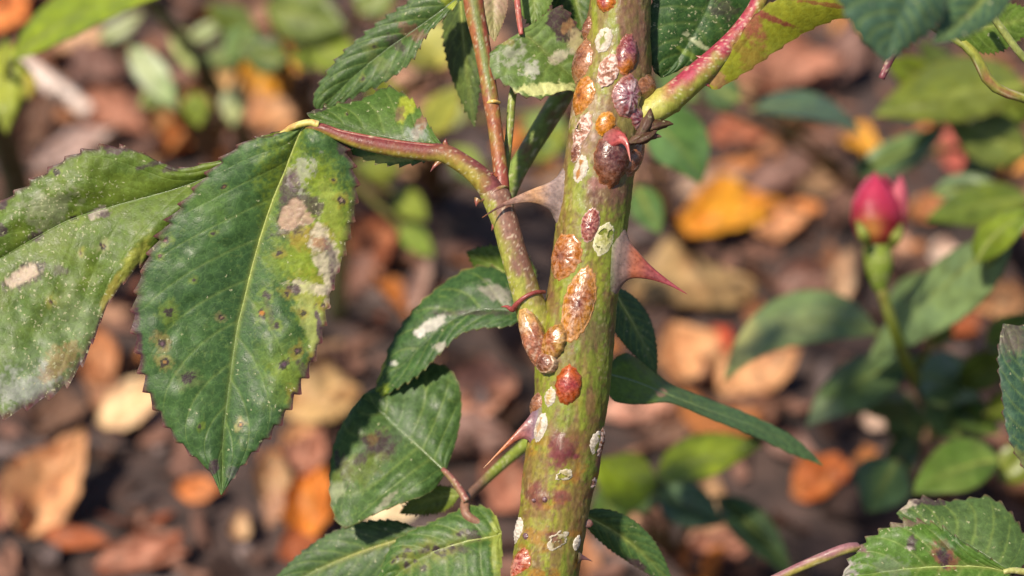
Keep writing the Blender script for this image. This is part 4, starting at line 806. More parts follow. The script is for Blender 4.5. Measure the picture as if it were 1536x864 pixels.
# ------------------------------------------------------------------ scale insects on the cane
AMB = dict(c0=(0.30, 0.10, 0.03), c1=(0.36, 0.16, 0.05), rim=(0.5, 0.33, 0.22), ridge=(0.6, 0.45, 0.34))
def insect(px, py, wd, ht, ang, hh, label, c0, c1, rim, ridge, nrid=12, rid=0.5, white=0.35, keel=0.3, crust=0.0, rimw=0.12, slit=None, grow=1.0, flake=0.0, seed=0, mat=None, dome=2.2,
           dark=None, tint=None, lim=True, lift=0.0, rough_edge=0.10):
    a = math.radians(ang); wd *= 1.1; ht *= 1.08; rid *= 0.7; white *= 0.6; hh *= 0.62; crust = max(crust, 0.1)
    nr, na = 22, 72
    rho = np.linspace(0, 1, nr) ** 0.85; ph = np.linspace(0, 2 * np.pi, na, endpoint=False)
    R, PH = np.meshgrid(rho, ph, indexing='ij')
    _, th0 = on_cane(px, py, np.zeros(1), np.zeros(1), np.zeros(1))
    wfac = 1 / max(math.cos(th0), 0.5) if lim else 1.0
    out = 1 + rough_edge * (fbm(np.cos(PH) * 1.6 + seed, np.sin(PH) * 1.6 + 3, seed + 2) - 0.5) * 2 + rough_edge * 0.8 * (fbm(np.cos(PH) * 5 + seed, np.sin(PH) * 5 + 3, seed + 12) - 0.5) * R + 0.03 * np.cos(PH * nrid + seed) * (R > 0.8) + 0.02 * np.cos(PH * 23) * (R > 0.9)
    ex = np.cos(PH); ey = np.sin(PH) * (1 - 0.10 * np.abs(np.cos(PH)))
    lx = R * ex * wd / 2 * out; ly = R * ey * ht / 2 * out
    X = (lx * math.cos(a) + ly * math.sin(a)) ; Y = -lx * math.sin(a) + ly * math.cos(a)
    X = X * wfac
    body = np.clip(1 - (R / (1 - rimw)) ** dome, 0, 1) ** 0.75
    PW = PH + 0.9 * (fbm(np.cos(PH) * 1.3 + 9 + seed, np.sin(PH) * 1.3, seed) - 0.5)
    wave = (np.cos(PW * nrid + 2.5 * (fbm(np.cos(PH) * 2 + 9, np.sin(PH) * 2 + R * 3, seed) - 0.5)) * 0.5 + 0.5) * (0.35 + 1.1 * fbm(np.cos(PH) * 2.2 + seed, np.sin(PH) * 2.2 + R, seed + 3))
    rg = wave ** 2 * sstep(0.12, 0.4, R) * (1 - sstep(0.88, 1.0, R))
    kl = np.exp(-(lx / (wd * 0.07)) ** 2) * (R < 0.8)
    nz = fbm(lx / (3.5) + seed * 9, ly / 3.5, seed + 5, 4)
    n2 = fbm(lx / (wd * 0.3) + seed * 5, ly / (wd * 0.3), seed + 7, 3)
    h = hh * body + 1.2 * (fbm(lx / 6 + seed, ly / 6, seed + 33, 3) - 0.5) * body ** 0.5 + hh * 0.14 * rid * (rg - 0.3) * body ** 0.3 + hh * 0.10 * keel * kl + crust * (nz - 0.4) * 5 * (R < 0.97) + (n2 - 0.5) * hh * 0.18 * body + 1.3 * (1 - sstep(0.93, 1.0, R)) - 1.2 * sstep(0.96, 1.0, R)
    h = h + lift * (1 - sstep(0.9, 1.0, R)) - 0.6 * lift * sstep(0.93, 1.0, R)
    V, _ = on_cane(px, py, X.ravel(), Y.ravel(), h.ravel())
    c0, c1 = np.asarray(c0, float), np.asarray(c1, float)
    c = c0 + (c1 - c0) * sstep(0.2, 0.85, R + 0.9 * (n2 - 0.5))[..., None]
    if tint is not None:
        c = mixc(c, tint[0], tint[1] * sstep(-0.2, 0.7, (ly / ht * 2) * tint[2] + (lx / wd * 2) * tint[3] + (n2 - 0.5)))
    c = c * (0.65 + 0.7 * nz)[..., None]
    c = mixc(c, ridge, white * rg * sstep(0.3, 0.6, nz + 0.15))
    c = mixc(c, ridge, crust * 0.9 * sstep(0.42, 0.62, nz))
    c = mixc(c, ridge, 0.5 * keel * kl * sstep(0.4, 0.6, nz))
    c = mixc(c, rim, 0.55 * sstep(1 - rimw * 1.4, 1 - rimw * 0.5, R + 0.06 * (nz - 0.5)))
    if dark is not None:
        c = mixc(c, dark, 0.9 * np.exp(-((lx) / (wd * 0.10)) ** 2 - (ly / (ht * 0.07)) ** 2))
    if slit is not None:
        wv = 0.10 * wd * (1 + 0.8 * np.sin(ly / ht * 14 + seed))
        mk = np.exp(-(lx / wv) ** 4) * (np.abs(ly) < ht * 0.33)
        c = mixc(c, slit, mk); 
    lum = c.mean(-1, keepdims=True); c = np.clip(lum + (c - lum) * 1.25, 0, 1) * (0.74 if mat is None else 0.95)
    V = W(V); faces = grid_faces(nr, na, True)
    if flake:
        fm = (fbm(lx / 7 + seed * 3, ly / 7, seed + 21, 3)).ravel()
        keep = (fm[faces].mean(1) > flake * 0.5 + 0.18) | ((R.ravel()[faces].mean(1) > 0.75) & (fm[faces].mean(1) > flake * 0.3 + 0.12))
        faces = faces[keep]
    o = mesh_obj('scale_insect', V, faces[:, ::-1], mat or M_SHELL, None, c.reshape(-1, 3))
    return tag(o, label, 'scale insect', 'scale insects on the rose cane')

WHT = (0.62, 0.56, 0.5)
amber = dict(c0=(0.24, 0.07, 0.018), c1=(0.36, 0.13, 0.025), rim=(0.42, 0.24, 0.13), ridge=(0.58, 0.42, 0.33))
brown = dict(c0=(0.14, 0.05, 0.03), c1=(0.22, 0.09, 0.045), rim=(0.35, 0.2, 0.13), ridge=(0.55, 0.42, 0.36))
redd = dict(c0=(0.27, 0.045, 0.04), c1=(0.32, 0.07, 0.03), rim=(0.42, 0.2, 0.12), ridge=(0.55, 0.35, 0.28))
purp = dict(c0=(0.16, 0.04, 0.06), c1=(0.2, 0.06, 0.05), rim=(0.3, 0.14, 0.1), ridge=(0.6, 0.5, 0.5))
white = dict(c0=(0.34, 0.29, 0.23), c1=(0.42, 0.37, 0.31), rim=(0.5, 0.45, 0.4), ridge=(0.58, 0.53, 0.48), mat=M_WAX, rough_edge=0.2)
crusty = dict(c0=(0.2, 0.09, 0.06), c1=(0.28, 0.14, 0.1), rim=(0.45, 0.33, 0.28), ridge=(0.62, 0.5, 0.45), mat=M_WAX)

insect(908, 2, 27, 32, 0, 11, 'orange red domed scale insect at the very top of the cane', seed=1, **{**redd, 'c1': (0.42, 0.14, 0.03)}, rid=0.2, white=0.15)
insect(905, 60, 23, 36, 10, 3, 'chalky white flat oval shell with a dark slit, high on the cane', seed=2, **white, slit=(0.16, 0.17, 0.05), nrid=10, dome=5)
insect(941, 82, 31, 60, 4, 15, 'smooth purple red domed scale insect high on the cane beside the dark leaf', seed=3, **purp, rid=0.1, white=0.1, keel=0.1, tint=((0.4, 0.14, 0.03), 0.9, -1.2, 0.4))
insect(912, 107, 29, 50, 12, 5, 'wrinkled brown and white crusted shell touching the purple domed insect', seed=4, **crusty, crust=0.9, nrid=14)
insect(868, 92, 30, 66, 8, 15, 'translucent brown domed scale insect bulging from the edge by the scorched leaf', seed=5, **{**brown, 'c1': (0.3, 0.13, 0.06)}, rid=0.3, white=0.25)
insect(880, 42, 14, 34, 6, 8, 'small pinkish brown scale insect on the edge above the scorched leaf', seed=6, **brown, rid=0.3)
insect(873, 143, 28, 58, 8, 9, 'amber orange oval scale insect with a pale rim below the scorched leaf', seed=7, **{**amber, 'c0': (0.36, 0.12, 0.02), 'c1': (0.42, 0.18, 0.05)}, rid=0.4, dark=(0.08, 0.03, 0.02))
insect(942, 143, 42, 62, 0, 17, 'large ribbed brown scale insect with white radial ridges beside the crimson stalk', seed=8, **purp, nrid=11, rid=1.8, white=0.95, keel=0.8, crust=0.25)
insect(972, 131, 34, 38, 0, 15, 'glossy brown domed scale insect wedged against the crimson leaf stalk', seed=9, **{**brown, 'c0': (0.2, 0.09, 0.03)}, rid=0.3, white=0.2)
insect(908, 186, 27, 38, 14, 9, 'small bright orange scale insect just above the largest dark one', seed=10, **{**amber, 'c0': (0.4, 0.15, 0.02), 'c1': (0.45, 0.2, 0.04)}, rid=0.2, white=0.2)
insect(873, 196, 20, 56, 14, 3, 'long whitish crusted shell along the bark left of the orange insect', seed=11, **crusty, crust=1.0, flake=0.25)
insect(864, 226, 13, 30, 4, 3, 'narrow brown shell with a white rim above the white oval', seed=12, **{**brown, 'rim': WHT}, crust=0.4)
insect(919, 238, 52, 88, -4, 24, 'largest scale insect, dark glossy brown dome with a red prickle growing over it', seed=13, **{**brown, 'c0': (0.08, 0.02, 0.015), 'c1': (0.13, 0.042, 0.018), 'rim': (0.28, 0.12, 0.06)}, rid=0.2, white=0.1, keel=0.2, tint=((0.10, 0.04, 0.045), 0.4, 1.2, -0.4), rimw=0.08)
insect(953, 238, 24, 62, 12, 14, 'brown domed scale insect on the edge below the dry bud scales', seed=14, **brown, rid=0.4, white=0.3)
insect(957, 178, 20, 46, -24, 9, 'ridged purple brown shell between the bud scales and the ribbed insect', seed=15, **purp, rid=1.2, white=0.6, crust=0.2)
insect(870, 256, 18, 42, 6, 3, 'flat white oval shell with a tiny brown slit above the left thorn', seed=16, **white, slit=(0.25, 0.12, 0.05), dome=5)
insect(885, 339, 26, 54, 4, 8, 'dark red segmented scale insect with a white rim, mid cane above the amber ones', seed=17, **{**redd, 'c0': (0.16, 0.03, 0.03), 'c1': (0.22, 0.06, 0.05), 'rim': (0.6, 0.48, 0.42)}, rid=0.9, white=0.7, crust=0.25, nrid=16)
insect(906, 358, 27, 50, 12, 2, 'see-through flaking white shell outline beside the large red thorn', seed=18, **{**white, 'c0': (0.28, 0.27, 0.1), 'c1': (0.4, 0.38, 0.22)}, flake=0.42, nrid=8)
insect(845, 386, 42, 72, 10, 13, 'large amber dome with mottled top on the left of the cane below the left thorn', seed=19, **amber, rid=0.5, white=0.5, crust=0.3, nrid=14, dark=(0.1, 0.03, 0.02))
insect(868, 456, 46, 110, 8, 11, 'longest amber scale insect, flat with scalloped pale rim and dark centre', seed=20, **{**amber, 'c1': (0.42, 0.19, 0.04)}, rid=0.7, white=0.6, crust=0.3, keel=0.8, nrid=18, rimw=0.16, dark=(0.08, 0.02, 0.02))
sw = tube('scale_insect', [(790, 452, 26, 4), (789, 470, 30, 11), (795, 490, 32, 17), (803, 514, 33, 19), (811, 538, 33, 13), (817, 556, 34, 6), (820, 566, 34, 1.5)], M_SHELL, None,
          lambda U, TH, V, n_: mixc((np.array([0.24, 0.085, 0.045]) + np.array([0.14, 0.13, 0.03]) * sstep(0.55, 0.15, U + 0.4 * (fbm(V[..., 0] / 9, V[..., 1] / 16, 41) - 0.5))[..., None]) * (0.6 + 0.8 * fbm(V[..., 0] / 4, V[..., 1] / 6, 43, 3))[..., None], (0.5, 0.36, 0.27), 0.5 * sstep(0.6, 0.7, fbm(V[..., 0] / 3.5, V[..., 1] / 9, 45, 3))),
          nseg=44, nlen=70, bump=lambda U, TH, V: 3.5 * (fbm(TH * 1.5 + 4, V[..., 1] / 18, 47) - 0.5) * 2 * np.sin(np.pi * U) + 1.0 * (fbm(TH * 7, V[..., 1] / 6, 48) - 0.5))
tag(sw, 'swollen pinkish brown scale insect at the fork of the side shoot', 'scale insect', 'scale insects on the rose cane')
insect(833, 513, 28, 56, 12, 11, 'golden amber scale insect with white flecks nested beside the swollen one', seed=22, lift=9, **{**amber, 'c1': (0.34, 0.2, 0.05)}, rid=0.5, white=0.5, crust=0.2)
insect(824, 545, 22, 32, -4, 10, 'small dark brown domed insect with a pale rim at the foot of the cluster', seed=23, lift=12, **{**brown, 'rim': (0.6, 0.48, 0.35)}, rid=0.5, white=0.5, rimw=0.2)
insect(852, 579, 38, 58, 2, 15, 'plump smooth red oval scale insect below the amber cluster', seed=24, **{**redd, 'c0': (0.26, 0.04, 0.035), 'c1': (0.33, 0.08, 0.03)}, rid=0.15, white=0.1, keel=0.3, rimw=0.07)
insect(825, 597, 15, 30, 2, 4, 'tiny pale oval shell beside the plump red insect', seed=25, **{**white, 'c0': (0.36, 0.25, 0.1)}, rid=0.6, crust=0.3)
insect(803, 606, 18, 38, 10, 9, 'brown scale insect tucked above the lower orange thorn', seed=26, **brown, rid=0.5, white=0.4)
insect(811, 640, 16, 42, 4, 4, 'flat white oval shell beside the base of the lower orange thorn', seed=27, **white, slit=(0.3, 0.2, 0.12), crust=0.4, dome=4)
insect(893, 667, 16, 40, 4, 5, 'white and green hollow shell near the right edge, lower cane', seed=28, **white, slit=(0.2, 0.2, 0.05), crust=0.3)
insect(903, 668, 14, 54, 4, 9, 'silvery brown ridged shell on the right edge, lower cane', seed=29, **{**brown, 'ridge': (0.7, 0.62, 0.58)}, rid=1.2, white=0.8, crust=0.4)
insect(893, 722, 16, 28, 14, 7, 'small silvery shell on the right edge below the ridged one', seed=30, **crusty, crust=0.8)
insect(847, 713, 14, 25, 60, 1.5, 'torn white flake below the purple knob', seed=31, **{**white, 'rough_edge': 0.45, 'c0': (0.24, 0.2, 0.1), 'c1': (0.34, 0.3, 0.22)}, flake=0.6, nrid=3)
insect(777, 795, 14, 38, 8, 4, 'white crusted shell on the left edge near the bottom of the cane', seed=32, **{**white, 'c0': (0.4, 0.33, 0.28)}, crust=0.7)
insect(836, 811, 20, 34, 50, 1.5, 'ragged white peeling shell with a dark red split, lowest on the cane front', seed=33, **{**white, 'rough_edge': 0.45, 'c0': (0.2, 0.17, 0.08), 'c1': (0.3, 0.26, 0.19)}, flake=0.7, nrid=3)
insect(865, 815, 9, 22, 4, 2, 'narrow pale sliver of shell near the bottom right of the cane', seed=34, **white, crust=0.4)
insect(778, 848, 24, 52, 12, 9, 'reddish brown shell with white crust at the bottom left of the cane', seed=35, **redd, rid=0.8, white=0.8, crust=0.5)
insect(802, 750, 7, 7, 0, 5, 'tiny dark bead of a young insect, left of the other bead', seed=36, **{**purp, 'c0': (0.1, 0.04, 0.05), 'c1': (0.1, 0.04, 0.05)})
insect(818, 748, 8, 10, 0, 6, 'tiny dark bead of a young insect in the middle of the lower cane', seed=37, **{**purp, 'c0': (0.1, 0.04, 0.05), 'c1': (0.1, 0.04, 0.05)})
insect(790, 803, 9, 13, 0, 6, 'tiny dark bead of a young insect beside the white crusted shell', seed=38, **{**purp, 'c0': (0.1, 0.04, 0.05), 'c1': (0.1, 0.04, 0.05)})

# ------------------------------------------------------------------ leaf sprays near the plane of focus on the right
SAGE = (0.17, 0.25, 0.11); DKG = (0.035, 0.08, 0.025); BLU = (0.04, 0.085, 0.06); LIME = (0.15, 0.22, 0.015); OLIVE = (0.11, 0.15, 0.02)
def gp(px, py): return GW(px, py)
spr = empty('rose_spray', gp(1150, 1500), 'toothed rose leaves on a purple stalk low in the right corner', 'rose spray')
gx = G(1150, 1500)
tube('leaf_stalk', [gx, ][:0] + [(*gx, 20), (1080, 1200, -700, 16), (1090, 960, -120, 11), (1140, 886, -40, 8), (1180, 860, -20, 7), (1230, 838, -12, 8), (1272, 822, -10, 8), (1300, 822, -22, 6), (1330, 835, -30, 4)], M_CANE, spr,
     stem_colour((0.22, 0.1, 0.11), (0.26, 0.22, 0.05), (0.18, 0.07, 0.08), 351, 0.7), nseg=18, nlen=120)
leaf('leaflet', [(1520, 862, 0), (1490, 840, -20), (1450, 815, -40), (1400, 790, -56), (1345, 770, -70)],
     [(1520, 860, 0), (1450, 850, -5), (1400, 825, -20), (1370, 800, -40), (1345, 770, -70)],
     [(1522, 862, 0), (1545, 830, -40), (1530, 790, -70), (1506, 760, -90), (1480, 746, -98), (1425, 752, -96), (1375, 748, -88), (1345, 770, -70)],
     spr, nu=110, nv=61, teeth=14, tooth=8, veins=7, quilt=4, camber=5, wave=8, seed=50, base=(0.05, 0.1, 0.035), base2=(0.08, 0.13, 0.045), midrib=3, rib_col=(0.08, 0.12, 0.04), flk=0.05,
     patches=[(1362, 755, 26, 9, 25, (0.5, 0.4, 0.33), 0.8, 0.6, 0.4), (1390, 752, 24, 6, -5, PURP, 0.85, 0.6, 0.4)])
leaf('leaflet', [(1515, 858, 12), (1470, 850, 10), (1410, 850, 6), (1340, 856, 0), (1262, 868, -6)],
     [(1515, 856, 12), (1490, 842, 16), (1450, 818, 14), (1420, 796, 4), (1392, 785, -8), (1355, 782, -14), (1318, 798, -14), (1285, 825, -12), (1262, 868, -6)],
     [(1515, 862, 12), (1480, 905, 40), (1420, 930, 46), (1350, 920, 36), (1290, 895, 12), (1262, 868, -6)],
     spr, nu=120, nv=81, teeth=15, tooth=10, veins=7, quilt=7, camber=8, wave=10, seed=51, base=(0.055, 0.125, 0.022), base2=(0.09, 0.17, 0.03), midrib=4, rib_col=(0.25, 0.28, 0.08), vein_col=(0.2, 0.25, 0.07), flk=0.08,
     patches=[(1417, 832, 15, 22, 25, (0.2, 0.07, 0.05), 0.9, 0.6, 0.5), (1416, 836, 8, 14, 25, (0.06, 0.03, 0.05), 0.9, 0.6, 0.4), (1369, 815, 7, 12, 0, PURP, 0.9, 0.5, 0.4), (1365, 822, 6, 4, 0, (0.5, 0.4, 0.4), 0.8, 0.5, 0.4), (1264, 852, 22, 14, 0, (0.35, 0.3, 0.3), 0.8, 0.7, 0.4), (1290, 822, 16, 6, -35, (0.18, 0.08, 0.1), 0.8, 0.5, 0.4), (1360, 785, 30, 5, 5, (0.16, 0.08, 0.08), 0.7, 0.6, 0.4), (1430, 805, 30, 14, 40, (0.03, 0.08, 0.02), 0.6, 0.4, 0.5), (1330, 850, 30, 14, 0, (0.2, 0.22, 0.17), 0.4, 0.8, 0.5)])
tube('leaf_stalk', [(1505, 858, 16, 4), (1525, 856, 14, 5), (1560, 866, 10, 6), (1600, 900, 0, 7), (1500, 1080, -400, 10), (1250, 1280, -1000, 12), (*gx, 14)][:4], M_CANE, spr, stem_colour((0.3, 0.3, 0.1), (0.28, 0.26, 0.08), None, 353), nseg=12, nlen=40)
# dark leaf cut by the right edge of the picture
spe = empty('rose_spray', gp(1720, 1100), 'dark bluish rose leaf with a purple toothed edge at the right border', 'rose spray')
leaf('leaflet', [(1605, 745, -60), (1566, 650, -56), (1534, 560, -60), (1505, 486, -70)],
     [(1605, 745, -60), (1545, 712, -40), (1512, 655, -36), (1503, 595, -44), (1497, 530, -58), (1505, 486, -70)],
     [(1605, 745, -60), (1650, 650, -80), (1610, 540, -84), (1550, 495, -80), (1505, 486, -70)],
     spe, nu=100, nv=50, seed=52, base=(0.03, 0.07, 0.05), base2=(0.045, 0.085, 0.055), tooth=6, teeth=15, margin_amt=0.9, midrib=3, rib_col=(0.06, 0.1, 0.05), patches=[(1512, 505, 26, 26, 0, (0.12, 0.08, 0.07), 0.7, 0.5, 0.5), (1528, 690, 30, 14, -50, (0.16, 0.16, 0.04), 0.6, 0.4, 0.5)])
tube('leaf_stalk', [(*G(1720, 1100), 14), (1690, 1000, -900, 12), (1660, 880, -300, 9), (1625, 800, -90, 7), (1604, 742, -60, 5)], M_CANE, spe, stem_colour((0.22, 0.1, 0.06), (0.24, 0.22, 0.05), None, 355), nseg=12, nlen=60)

# spray crossing the upper right corner
spt = empty('rose_spray', gp(1700, 700), 'blue green rose leaf with a twisted stalk crossing the upper right corner', 'rose spray')
leaf2(spt, (1395, -60, 520), (1330, 92, 480), 110, 60, 10, 20, -10, far=False, nu=70, nv=40, seed=53, base=(0.045, 0.095, 0.07), base2=(0.06, 0.11, 0.075), tooth=8, teeth=12, midrib=3, rib_col=(0.04, 0.08, 0.05), margin_amt=0.4)
leaf2(spt, (1520, -60, 420), (1400, 66, 480), 50, 34, -8, 10, 0, far=False, nu=60, nv=36, seed=54, base=BLU, tooth=7, midrib=3)
leaf2(spt, (1430, 44, -20), (1560, 20, -80), 40, 40, 6, 0, -20, far=False, nu=80, nv=40, seed=55, base=(0.07, 0.13, 0.02), base2=(0.1, 0.16, 0.02), margin=(0.12, 0.05, 0.03), midrib=3)
tube('leaf_stalk', [(*G(1700, 700), 12), (1690, 560, -1500, 10), (1640, 330, -500, 9), (1590, 180, -150, 7), (1536, 148, -60, 7), (1500, 136, -45, 8), (1478, 114, -38, 9), (1466, 88, -34, 8), (1444, 64, -30, 8), (1405, 42, -30, 7), (1375, 16, 120, 6), (1395, -50, 480, 6)], M_CANE, spt,
     stem_colour((0.2, 0.2, 0.03), (0.16, 0.18, 0.03), (0.2, 0.07, 0.04), 357, 0.8), nseg=18, nlen=160)
tube('leaf_stalk', [(1478, 10, 20, 6), (1500, 40, 10, 6), (1530, 80, 0, 6), (1570, 120, -20, 6), (1595, 170, -120, 6)], M_CANE, spt, stem_colour((0.2, 0.22, 0.06), (0.18, 0.2, 0.05), None, 359), nseg=14, nlen=50)
tube('leaf_stalk', [(1322, 118, -60, 5), (1336, 88, -60, 6), (1352, 60, -40, 6), (1370, 30, 20, 5)], M_CANE, spt, stem_colour((0.16, 0.04, 0.05), (0.14, 0.04, 0.05), None, 361), nseg=12, nlen=30)

# ------------------------------------------------------------------ shoot with the flower bud
bs = gp(1400, 660)
bud = empty('budding_rose_shoot', bs, 'young rose shoot carrying one closed crimson pink bud above sage leaves', 'rose shoot')
BD = -950
tube('stem', [(*G(1400, 660), 9), (1396, 620, -2100, 9), (1378, 580, -1500, 9), (1358, 540, -1080, 9), (1342, 495, BD, 8.5), (1328, 455, BD, 8), (1320, 425, BD, 9)], M_LEAF_FAR, bud, stem_colour((0.22, 0.26, 0.03), (0.2, 0.24, 0.03), (0.3, 0.15, 0.05), 401, 0.4), nseg=16, nlen=80)
tube('hip', [(1321, 436, BD, 9), (1319, 420, BD, 15), (1318, 400, BD, 21), (1317, 380, BD, 22), (1317, 366, BD, 20), (1317, 358, BD, 10)], M_LEAF_FAR, bud, stem_colour((0.2, 0.26, 0.03), (0.16, 0.22, 0.03), None, 403), nseg=24, nlen=30)
def petal(px, py, wd, ht, th0, span, tipc, botc, r0, lean=0.0, seed=0, gold=0.0):
    nu, nv = 30, 22
    u = np.linspace(0, 1, nu); v = np.linspace(-1, 1, nv)
    U, V_ = np.meshgrid(u, v, indexing='ij')
    prof = np.interp(u, [0, 0.12, 0.35, 0.6, 0.8, 0.93, 1.0], [0.45, 0.78, 1.0, 0.93, 0.66, 0.36, 0.14])[:, None]
    sp = span * np.interp(u, [0, 0.5, 0.8, 1.0], [1, 1, 0.8, 0.35])[:, None]
    th = th0 + V_ * sp
    r = wd / 2 * prof * r0 * (1 + 0.05 * (fbm(U * 3, V_ * 2, seed) - 0.5))
    x = px + r * np.sin(th) + lean * U ** 2; y = py + ht / 2 - ht * U * (1 - 0.06 * V_ ** 2); d = BD + r * np.cos(th) * 1.47
    P_ = np.stack([x, y, d], -1)
    c = np.asarray(botc) + (np.asarray(tipc) - np.asarray(botc)) * sstep(0.1, 0.9, U + 0.3 * (fbm(U * 4, V_ * 3, seed + 3) - 0.5))[..., None]
    if gold: c = mixc(c, (0.42, 0.25, 0.04), gold * np.exp(-((U - 0.22) / 0.18) ** 2 - ((V_ + 0.3) / 0.4) ** 2))
    P2 = P_.copy(); P2[..., 0] = px + (P_[..., 0] - px) * 0.94; P2[..., 2] = BD + (P_[..., 2] - BD) * 0.94
    ring = np.concatenate([np.arange(nv), np.arange(1, nu) * nv + nv - 1, (nu - 1) * nv + np.arange(nv - 2, -1, -1), np.arange(nu - 2, 0, -1) * nv]); r2 = np.roll(ring, -1)
    f = grid_faces(nu, nv); n0 = nu * nv
    return mesh_obj('petal', np.vstack([W(P_).reshape(-1, 3), W(P2).reshape(-1, 3)]), np.vstack([f, f[:, ::-1] + n0, np.stack([ring, r2, r2 + n0, ring + n0], 1)]), M_PETAL, bud, np.vstack([c.reshape(-1, 3)] * 2))
PK, DKR = (0.32, 0.025, 0.06), (0.16, 0.005, 0.015)
petal(1316, 312, 82, 112, 0.1, 1.2, (0.32, 0.022, 0.06), DKR, 1.0, -4, 1, 0.5)
petal(1318, 314, 80, 108, 2.2, 1.3, PK, DKR, 0.95, 2, 2)
petal(1314, 314, 80, 106, -2.0, 1.3, (0.38, 0.05, 0.1), (0.26, 0.03, 0.035), 0.96, -2, 3, 0.4)
petal(1347, 306, 32, 88, 0.4, 2.9, (0.36, 0.07, 0.1), (0.2, 0.04, 0.045), 1.0, 3, 4)
for x0, y0, x1, y1, d_ in [(1302, 372, 1284, 330, 60), (1334, 372, 1352, 335, 50)]:
    leaf2(bud, (x0, y0, BD + 40), (x1, y1, BD + d_), 8, 8, 2, 0, 0, mid_d=40, name='sepal', base=(0.2, 0.24, 0.04), base2=(0.25, 0.1, 0.06), tooth=0.5, nu=20, nv=10, midrib=0)
def lf(par, b, t, wl, wr, bend, base, seed, **kw):
    return leaf2(par, b, t, wl, wr, bend, base=base, seed=seed, **kw)
lf(bud, (1318, 500, -1350), (1086, 572, -1100), 46, 34, 52, SAGE, 61, tl=-110, tr=40, base2=(0.2, 0.26, 0.12), mott=1, patches=[(1110, 520, 40, 50, 30, (0.46, 0.44, 0.16), 0.8, 0.6, 0.7), (1200, 490, 60, 20, 10, (0.3, 0.34, 0.14), 0.6, 0.8, 0.6)])
lf(bud, (1520, 350, -900), (1300, 545, -1250), 34, 56, 10, SAGE, 62, tl=-80, tr=60, base2=(0.13, 0.2, 0.1))
lf(bud, (1365, 545, -1350), (1210, 640, -1300), 34, 44, 18, (0.11, 0.18, 0.08), 63, tl=-60, tr=40, patches=[(1228, 622, 34, 24, 0, (0.3, 0.36, 0.2), 0.7, 0.4, 0.6)])
lf(bud, (1370, 560, -1400), (1470, 600, -1500), 40, 44, -6, (0.1, 0.16, 0.07), 64, tl=60, tr=-60)
lf(bud, (1440, 660, -1500), (1400, 560, -1500), 36, 36, 0, (0.05, 0.11, 0.03), 65, tl=-40)
lf(bud, (1330, 470, -1300), (1420, 400, -1450), 30, 34, 8, (0.12, 0.18, 0.07), 66, tl=60, tr=-60)
lf(bud, (1465, 395, -850), (1560, 318, -750), 28, 26, -16, (0.11, 0.18, 0.02), 67, tl=40, tr=-40, rib_col=(0.3, 0.33, 0.1))
for q in [[(1362, 548, -1340, 5), (1340, 520, -1350, 5), (1316, 500, -1350, 4)], [(1370, 565, -1450, 5), (1420, 480, -1200, 5), (1480, 400, -950, 5), (1530, 340, -880, 5)], [(1380, 585, -1640, 5), (1400, 600, -1560, 5), (1440, 650, -1500, 5)]]:
    tube('leaf_stalk', q, M_LEAF_FAR, bud, stem_colour((0.2, 0.22, 0.04), (0.18, 0.2, 0.04), None, 405), nseg=10, nlen=30)

# ------------------------------------------------------------------ low shoots further back
def shoot(label, gpx, leaves, stems=(), cat='rose shoot', name='low_rose_shoot', seed=0, stem_c=((0.18, 0.18, 0.04), (0.2, 0.1, 0.05)), sr=7):
    o = empty(name, gp(*gpx), label, cat)
    g = G(*gpx)
    for k, L_ in enumerate(leaves):
        b, t, wl, wr, bend, c = L_[:6]; kw = dict(L_[6]) if len(L_) > 6 else {}
        lf(o, b, t, wl, wr, bend, c, seed * 10 + k, **kw)
        mid = tuple((np.array(g) + np.array(b)) / 2 + np.array([0, -20, 60]))
        tube('stem', [(*g, sr), (*mid, sr * 0.8), (*b, sr * 0.5)], M_LEAF_FAR, o, stem_colour(stem_c[0], stem_c[1], None, seed), nseg=10, nlen=24)
    return o
shoot('two bright lime leaves low behind the cane at right', (930, 800),
      [((985, 720, -1300), (892, 690, -1250), 36, 50, -8, (0.15, 0.24, 0.01), dict(tl=-100, tr=20)), ((985, 715, -1300), (1142, 668, -1250), 30, 38, -6, (0.15, 0.22, 0.015), dict(tl=50, tr=-50))], seed=7)
shoot('round blue green leaves of a seedling beneath the lime leaves', (1010, 840),
      [((985, 745, -1500), (1085, 785, -1400), 28, 40, 0, (0.07, 0.13, 0.085), dict(tl=60)), ((1075, 745, -1500), (1185, 862, -1350), 26, 30, -6, (0.05, 0.1, 0.04), dict(tl=60)), ((930, 800, -1500), (900, 730, -1450), 26, 30, 0, (0.045, 0.1, 0.03)), ((940, 760, -1600), (1010, 720, -1550), 22, 24, 0, (0.05, 0.1, 0.06))], seed=8)
shoot('dark green rose leaves low between the bud and the corner spray', (1390, 770),
      [((1345, 690, -1500), (1300, 768, -1400), 46, 42, 0, (0.06, 0.12, 0.06), dict(tl=-60)), ((1500, 690, -1100), (1370, 740, -1000), 44, 36, 10, (0.06, 0.125, 0.02), dict(tl=-50, tr=40, base2=(0.12, 0.18, 0.03), mott=1)), ((1500, 720, -1200), (1560, 660, -1200), 30, 30, 0, OLIVE), ((1380, 660, -1700), (1330, 600, -1650), 30, 30, 0, (0.05, 0.1, 0.03))], seed=9, stem_c=((0.16, 0.06, 0.04), (0.2, 0.1, 0.05)))
shoot('arching blue green leaf right behind the crimson stalk', (1300, 300),
      [((1130, 165, -1700), (1292, 202, -1600), 18, 24, -22, (0.06, 0.115, 0.09), dict(tl=80, tr=-100)), ((1280, 260, -1800), (1420, 190, -1800), 22, 28, 8, (0.08, 0.14, 0.07), dict(tl=80)), ((1045, 150, -1700), (985, 110, -1700), 26, 26, 0, (0.05, 0.12, 0.04)), ((1110, 150, -1700), (1050, 120, -1700), 26, 28, 0, (0.05, 0.1, 0.05))], seed=10)
